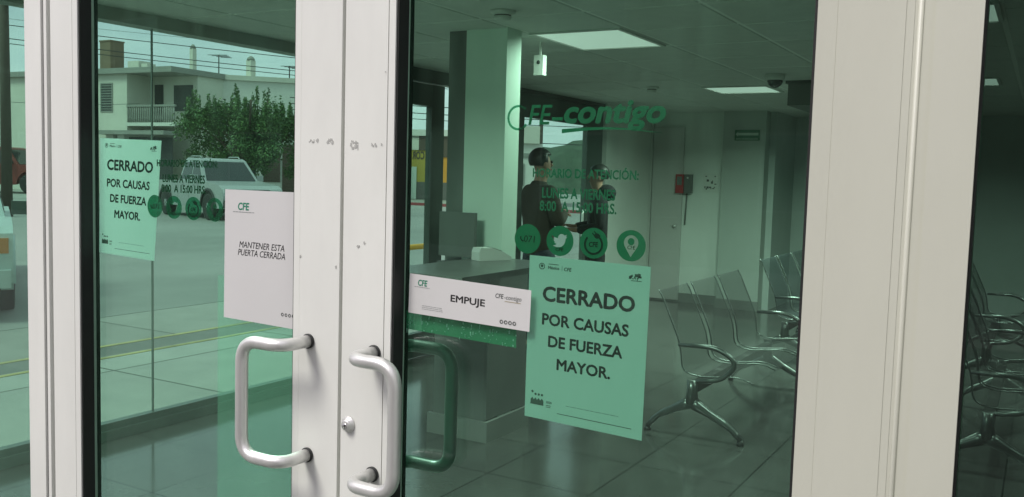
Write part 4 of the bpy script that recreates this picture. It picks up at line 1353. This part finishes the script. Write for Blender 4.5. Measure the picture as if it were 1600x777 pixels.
    for cx in (fx, rx_):
        for sx in (1, -1):
            wt_ = thing('wheel', '', '')
            del wt_['label']; del wt_['category']
            wt_.parent = t
            wt_.location = (cx, sx*0.82, wr)
            bm = bmesh.new()
            lathe(bm, [(0.24, -0.11), (0.33, -0.125), (0.375, -0.11), (wr, -0.07), (wr, 0.07), (0.375, 0.11), (0.33, 0.125), (0.24, 0.11)], 32, 'Y')
            obj('tyre', bm, 'tyre', wt_)
            bm = bmesh.new()
            lathe(bm, [(0.245, -0.09), (0.25, sx*0.10), (0.215, sx*0.085), (0.20, sx*0.05)] if sx > 0 else [(0.245, 0.09), (0.25, -0.10), (0.215, -0.085), (0.20, -0.05)], 28, 'Y')
            for k in range(6):
                a = k*math.pi/3
                c, s_ = math.cos(a), math.sin(a)
                pts = [(0.03, sx*0.095), (0.21, sx*0.075)]
                p = []
                for (rr, yy) in pts:
                    for e in (-0.028, 0.028):
                        p.append(Vector((c*rr-s_*e, yy, s_*rr+c*e)))
                quad_slab(bm, [p[0], p[1], p[3], p[2]], 0.025*(1 if sx > 0 else -1))
            lathe(bm, [(0.06, sx*0.04), (0.06, sx*0.10), (0.002, sx*0.105)], 16, 'Y')
            lathe(bm, [(0.21, sx*0.02), (0.001, sx*0.02)], 20, 'Y')
            obj('rim', bm, 'rim', wt_)
    t.scale = (scale, scale, scale)
    return t
pickup('silver crew cab pickup parked in front of the leafy tree', (-23.6, 19.80, -0.03), R(-18), 'silver', scale=1.07)
pickup('pale older pickup, only its front corner and mirror showing at the left edge', (-12.62, 5.2, -0.2), R(-30.5), 'carwhite', True, 'amber', False)
pickup('dull red pickup parked far back across the street at the left edge', (-43.6, 24.5, 0.1), R(30), 'carred', True, 'lampglass', False, 1.22)

# ------------------------------------------------------------------ two-storey house with the corner balcony
def window_part(parent, x0, x1, z0, z1, y, name='window', bars=False, m='dark_open'):
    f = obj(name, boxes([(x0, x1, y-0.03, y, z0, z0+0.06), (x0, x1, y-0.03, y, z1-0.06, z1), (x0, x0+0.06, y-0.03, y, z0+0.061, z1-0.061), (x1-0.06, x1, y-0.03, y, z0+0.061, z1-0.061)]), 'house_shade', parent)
    obj('pane', bx(x0+0.061, x1-0.061, y-0.02, y-0.004, z0+0.061, z1-0.061), m, f)
    if bars:
        bm = bmesh.new()
        z = z0+0.14
        while z < z1-0.08:
            box(bm, x0+0.065, x1-0.065, y-0.028, y-0.021, z, z+0.035); z += 0.13
        obj('slat', bm, 'house_shade', f)
    return f

hs = thing('house', 'pale two storey house with a recessed corner balcony and a flat roof', 'house', (-42.75, 28.8, 0), R(4))
obj('wall', boxes([(-9, 2.55, 0.0, 8, -0.3, 6.15), (2.55, 5.7, 1.6, 8, -0.3, 6.15), (2.551, 5.7, 0.0, 1.599, -0.3, 0.2)]), 'house', hs)
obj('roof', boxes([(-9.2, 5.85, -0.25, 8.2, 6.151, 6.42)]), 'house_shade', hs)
obj('balcony', boxes([(2.551, 5.85, -0.05, 1.599, 3.55, 3.72)]), 'white_wall', hs)
bm = bmesh.new()
for i in range(22):
    x = 2.62+i*0.149
    tube(bm, [(x, 0.02, 3.721), (x, 0.02, 3.95), (x, 0.02, 4.2), (x, 0.02, 4.5)], [0.03, 0.055, 0.035, 0.035], 8)
box(bm, 2.552, 5.85, -0.04, 0.08, 4.5, 4.6)
obj('balustrade', bm, 'house_shade', hs)
window_part(hs, 0.66, 1.55, 4.25, 5.72, -0.001, bars=True)
obj('balcony_door', bx(2.75, 3.35, 1.57, 1.599, 3.73, 5.75), 'dark_open', hs)
obj('balcony_window', bx(4.1, 5.4, 1.57, 1.599, 4.4, 5.7), 'dark_open', hs)
obj('carport', boxes([(1.9, 5.7, -0.02, -0.001, 0.0, 3.0)]), 'dark_open', hs)
obj('pillar', boxes([(1.4, 1.9, -0.3, -0.001, 0, 3.1), (2.2, 2.7, -0.3, -0.021, 0, 3.1)]), 'white_wall', hs)
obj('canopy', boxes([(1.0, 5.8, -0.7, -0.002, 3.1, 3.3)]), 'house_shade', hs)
window_part(hs, -1.6, -0.3, 4.2, 5.7, -0.001)
tk = thing('water_tank', 'brown square tank on the roof of the two storey house', 'tank', (-42.2, 29.6, 6.42))
obj('tank_body', bx(-0.42, 0.42, -0.4, 0.4, 0.0, 1.45), 'brown', tk, bev=0.03)
obj('tank_lid', bx(-0.45, 0.45, -0.43, 0.43, 1.451, 1.52), 'brown', tk)
hv = thing('air_cooler', 'row of small pale cooler boxes on the house roof edge', 'cooler', (-40.2, 29.4, 6.42))
obj('casing', boxes([(-0.5, 0.35, 0, 0.7, 0.0, 0.42), (0.55, 1.0, 0, 0.5, 0.0, 0.26)]), 'house', hv, bev=0.02)

# long white building behind the tree
lw = thing('long_building', 'long white building with brick grilles behind the tree and silver pickup', 'building', (-38.72, 31.1, 0), R(46))
obj('wall', bx(0, 9, 0, 6, -0.3, 6.15), 'white_wall', lw)
obj('roof', bx(-0.05, 9.1, -0.12, 6.1, 6.151, 6.4), 'house', lw)
for (x0, x1, z0, z1) in ((4.05, 4.95, 0.9, 2.3), (5.05, 5.95, 0.2, 2.9)):
    gr_ = obj('grille', bx(x0, x1, -0.06, -0.001, z0, z1), 'brickgrille', lw)
    bm = bmesh.new()
    z = z0+0.1
    while z < z1:
        box(bm, x0, x1, -0.075, -0.0601, z, z+0.045); z += 0.2
    obj('course', bm, 'umber', gr_)
obj('door', bx(2.9, 3.7, -0.05, -0.001, 0, 2.2), 'dark_open', lw)
obj('plinth', bx(0, 9, -0.05, -0.0011, -0.2, 0.19), 'greywall', lw)

def chimney(label, x, y, z, w_, h_):
    t = thing('chimney', label, 'chimney', (x, y, z))
    obj('stack', bx(-w_/2, w_/2, -w_/2, w_/2, 0, h_), 'house', t, bev=0.02)
    bm = bmesh.new(); lathe(bm, [(w_*0.62, h_+0.001), (w_*0.62, h_+0.08), (w_*0.3, h_+0.2), (0.01, h_+0.24)], 12); obj('cowl', bm, 'house_shade', t)
chimney('tall pale chimney at the joint of house and long building', -38.45, 31.6, 6.4, 0.24, 1.25)
chimney('shorter pale chimney over the crown of the tree', -36.6, 33.8, 6.4, 0.34, 0.85)
def antenna(label, x, y, z, h_, w_):
    t = thing('antenna', label, 'antenna', (x, y, z))
    bm = bmesh.new(); tube(bm, [(0, 0, 0), (0, 0, h_)], 0.03, 6)
    obj('mast', bm, 'wire', t)
    bm = bmesh.new()
    for k in range(4):
        tube(bm, [(-w_+k*w_*0.2, -0.3+k*0.2, h_-0.03-k*0.02), (w_-k*w_*0.2, 0.1+k*0.2, h_-0.03-k*0.02)], 0.016, 5)
    obj('aerial', bm, 'wire', t)
antenna('thin aerial on the long building roof', -38.0, 32.9, 6.4, 1.1, 0.5)
antenna('short tee shaped aerial near the right end of the long roof', -35.3, 35.3, 6.4, 0.7, 0.35)

# buildings down the side street
yb = thing('street_shop', 'brown and orange shop with a pale door seen through the side door glass', 'shop', (-31.3, 40.9, 0.1), R(18))
obj('wall', boxes([(-6, 4.5, 0, 7, 0, 1.0)]), 'greywall', yb)
obj('wall', boxes([(-6, 0.85, 0, 7, 1.0, 3.45)]), 'ochre', yb)
obj('wall', boxes([(0.851, 4.5, 0, 7, 1.0, 2.42)]), 'orange', yb)
obj('upper_wall', boxes([(0.45, 0.95, -0.05, 7, 2.78, 3.60), (0.951, 4.5, -0.05, 7, 2.421, 3.60)]), 'umber', yb)
obj('roof', boxes([(-6.1, 4.6, -0.15, 7.1, 3.601, 3.95)]), 'white_wall', yb)
obj('upper_wall', boxes([(-0.9, 0.449, -0.05, -0.001, 2.80, 3.60)]), 'house', yb)
obj('door', bx(-0.15, 0.34, -0.06, -0.0011, 0.02, 1.85), 'sign_white', yb)
b = text_bm('COR', width=0.72, height=0.46, bold=0.03, flip=True)
for v in b.verts: v.co += Vector((0.42, -0.02, 2.50))
solidify_y(b, 0.012); obj('lettering', b, 'umber', yb)
pb = thing('pale_building', 'pale building corner under the power lines beyond the far side door', 'building', (-22.7, 38.0, 0.1), R(29))
obj('wall', bx(-3.0, 1.25, 0, 6, 0, 3.1), 'white_wall', pb)
obj('roof', bx(-3.1, 1.1, -0.15, 6, 3.101, 3.95), 'house', pb)
obj('band', bx(-3.05, 1.26, -0.04, -0.001, 2.4, 2.62), 'house_shade', pb)
window_part(pb, -0.6, 0.4, 1.0, 2.1, -0.001)

# far low wooded rise closing the street
def leaf_cloud(bm, centre, rad, n, size, r, mats=1, up=0.0):
    c = Vector(centre)
    for _ in range(n):
        while True:
            p = Vector((r.uniform(-1, 1), r.uniform(-1, 1), r.uniform(-1, 1)))
            if p.length <= 1: break
        p = p*(0.55+0.45*r.random())
        q = c+Vector((p.x*rad[0], p.y*rad[1], p.z*rad[2]))
        a = Vector((r.gauss(0, 1), r.gauss(0, 1), r.gauss(0, 1)+up)).normalized()
        b = a.cross(Vector((r.gauss(0, 1), r.gauss(0, 1), r.gauss(0, 1)))).normalized()
        L = size*r.uniform(0.6, 1.3)
        v = [bm.verts.new(q+a*L), bm.verts.new(q+b*L*0.45), bm.verts.new(q-a*L), bm.verts.new(q-b*L*0.45)]
        f = bm.faces.new(v)
        f.material_index = r.choice((0, 0, 1, 2)) if mats > 1 else 0
r = random.Random(31)
bm = bmesh.new()
N, K = 60, 8
g = []
for i in range(N+1):
    x = -95+i*1.6
    top_z = 4.6+1.3*math.sin(i*0.23+1.0)+0.7*math.sin(i*0.61)
    g.append([bm.verts.new((x+r.uniform(-0.4, 0.4), 78+k*3.0, top_z*math.sin(min(1.0, k/5)*math.pi/2)+r.uniform(-0.25, 0.25)-0.2)) for k in range(K+1)])
for i in range(N):
    for k in range(K):
        bm.faces.new((g[i][k], g[i+1][k], g[i+1][k+1], g[i][k+1]))
structure(obj('hill', bm, 'hill', smooth=True))

# the leafy tree behind the silver pickup
def tree(label, loc, seed):
    r = random.Random(seed)
    t = thing('street_tree', label, 'tree', loc)
    bm = bmesh.new()
    tube(bm, [(0, 0, -0.1), (0.02, 0.03, 0.8), (-0.03, 0.0, 1.6)], [0.20, 0.16, 0.13], 10)
    tips = []
    for k in range(13):
        a = k*2.4+r.uniform(-0.3, 0.3)
        sp = r.uniform(0.6, 2.3)
        mid = Vector((math.cos(a)*sp*0.55, math.sin(a)*sp*0.55, 2.4+r.uniform(-0.2, 0.4)))
        tip = Vector((math.cos(a)*sp, math.sin(a)*sp, 3.6+r.uniform(-0.7, 0.8)))
        tube(bm, smooth_path([(-0.03, 0, 1.5), mid, tip], 0.5, 4), [0.085-0.075*i/11 for i in range(12)][:len(smooth_path([(-0.03, 0, 1.5), mid, tip], 0.5, 4))] if False else 0.045, 6)
        tips.append(tip)
    obj('trunk', bm, 'bark', t)
    bm = bmesh.new()
    for k in range(44):                                  # body of the crown: uneven clumps
        a = r.uniform(0, 6.283); d = math.sqrt(r.random())*2.35
        z = 2.75+r.uniform(-0.9, 1.15)*(1-0.25*d/2.4)
        leaf_cloud(bm, (math.cos(a)*d*1.05, math.sin(a)*d, z), (r.uniform(0.5, 0.8), r.uniform(0.5, 0.8), r.uniform(0.5, 0.8)), 520, 0.062, r, 3)
    for k in range(46):                                  # upright shoots
        a = r.uniform(0, 6.283); d = math.sqrt(r.random())*2.3
        h0 = 3.1+r.uniform(-0.3, 0.3); h1 = h0+r.uniform(0.7, 1.55)*(1-0.22*d/2.3)
        x, y = math.cos(a)*d, math.sin(a)*d
        lx, ly = r.uniform(-0.15, 0.15), r.uniform(-0.15, 0.15)
        n = 8
        for i in range(n):
            s = i/(n-1)
            leaf_cloud(bm, (x+lx*s, y+ly*s, h0+(h1-h0)*s), (0.27*(1-0.72*s), 0.27*(1-0.72*s), 0.2), int(60*(1-0.6*s)), 0.056, r, 3, 0.7)
    for k in range(16):                                  # drooping fringe
        a = r.uniform(0, 6.283); d = r.uniform(1.9, 2.6)
        leaf_cloud(bm, (math.cos(a)*d, math.sin(a)*d, 1.75+r.uniform(-0.35, 0.4)), (0.4, 0.4, 0.3), 200, 0.058, r, 3)
    obj('crown', bm, ['leaf', 'leaf2', 'leaf3'], t)
    return t
tree('large leafy tree with upright shoots behind the silver pickup', (-27.2, 24.6, -0.03), 4)

# poles and power lines
def pole(label, x, y, h_):
    t = thing('utility_pole', label, 'pole', (x, y, -0.2))
    bm = bmesh.new(); tube(bm, [(0, 0, 0), (0, 0, h_)], [0.16, 0.11], 12); obj('shaft', bm, 'wood_pole', t)
    bm = boxes([(-0.9, 0.9, -0.06, 0.06, h_-0.9, h_-0.78)])
    obj('crossarm', bm, 'wood_pole', t)
    bm = bmesh.new(); lathe(bm, [(0.001, h_-2.2), (0.24, h_-2.2), (0.25, h_-1.35), (0.05, h_-1.3)], 14, 'Z', (0.35, 0, 0)); obj('transformer', bm, 'greywall', t)
pole('dark utility pole with a transformer at the left edge of the street view', -26.6, 14.6, 8.6)
pole('slim utility pole far along the street beyond the far side door', -29.0, 52.0, 8.5)

def wires(label, runs):
    bm = bmesh.new()
    for a, b, sag, rr in runs:
        a, b = Vector(a), Vector(b)
        pts = [a.lerp(b, i/14)-Vector((0, 0, sag*4*(i/14)*(1-i/14))) for i in range(15)]
        tube(bm, pts, rr, 5)
    return tag(obj('power_line', bm, 'wire'), label, 'power line')
wires('bundle of dark power lines crossing in front of the house and tree', [((-34, 6, 6.4), (-12, 40, 5.6), 0.5, 0.013), ((-34, 6, 6.1), (-12, 40, 5.2), 0.6, 0.013), ((-34, 6.2, 5.95), (-12, 40.1, 5.05), 0.6, 0.012)])
wires('thin high wires across the sky over the house roof', [((-45, 22, 9.6), (-22, 40, 8.3), 0.3, 0.008), ((-45, 22, 8.5), (-22, 40, 7.4), 0.35, 0.008), ((-45, 22, 4.6), (-36, 26.5, 4.4), 0.2, 0.010)])
wires('power lines over the street shop and pale building', [((-34, 34, 5.3), (-12, 46, 5.0), 0.25, 0.022), ((-34, 34, 5.0), (-12, 46, 4.6), 0.3, 0.022), ((-34, 34, 4.7), (-12, 46, 4.3), 0.3, 0.018), ((-34, 34, 3.7), (-12, 46, 3.3), 0.2, 0.02)])

# yellow pipe barrier on the pavement
br_ = thing('pipe_barrier', 'yellow pipe barrier on the pavement beyond the side door', 'barrier')
bm = bmesh.new()
tube(bm, smooth_path([(-7.2, 7.4, -0.1), (-7.2, 7.4, 0.62), (-7.05, 9.6, 0.64), (-7.05, 9.6, -0.1)], 0.15, 6), 0.038, 12)
obj('bent_pipe', bm, 'yellow_pipe', br_)
obj('base_plate', boxes([(-7.3, -7.1, 7.3, 7.5, -0.1, -0.085), (-7.15, -6.95, 9.5, 9.7, -0.1, -0.085)]), 'yellow_pipe', br_)

# ------------------------------------------------------------------ block added in front to keep bright sky out of the glass reflections
ob = thing('sky_blocker', 'plain brown building added in front to keep bright sky out of the door glass', 'building', (-10, -17, 0))
obj('wall', bx(-22, 26, -8, 0, -0.2, 7.5), 'brickgrille', ob)
obj('roof', bx(-22.3, 26.3, -8.3, 0.3, 7.501, 7.8), 'greywall', ob)
for i in range(9):
    window_part(ob, -20+i*5, -18+i*5, 1.0, 2.6, 0.031, m='carglass')
    window_part(ob, -20+i*5, -18+i*5, 4.4, 6.0, 0.031, m='carglass')
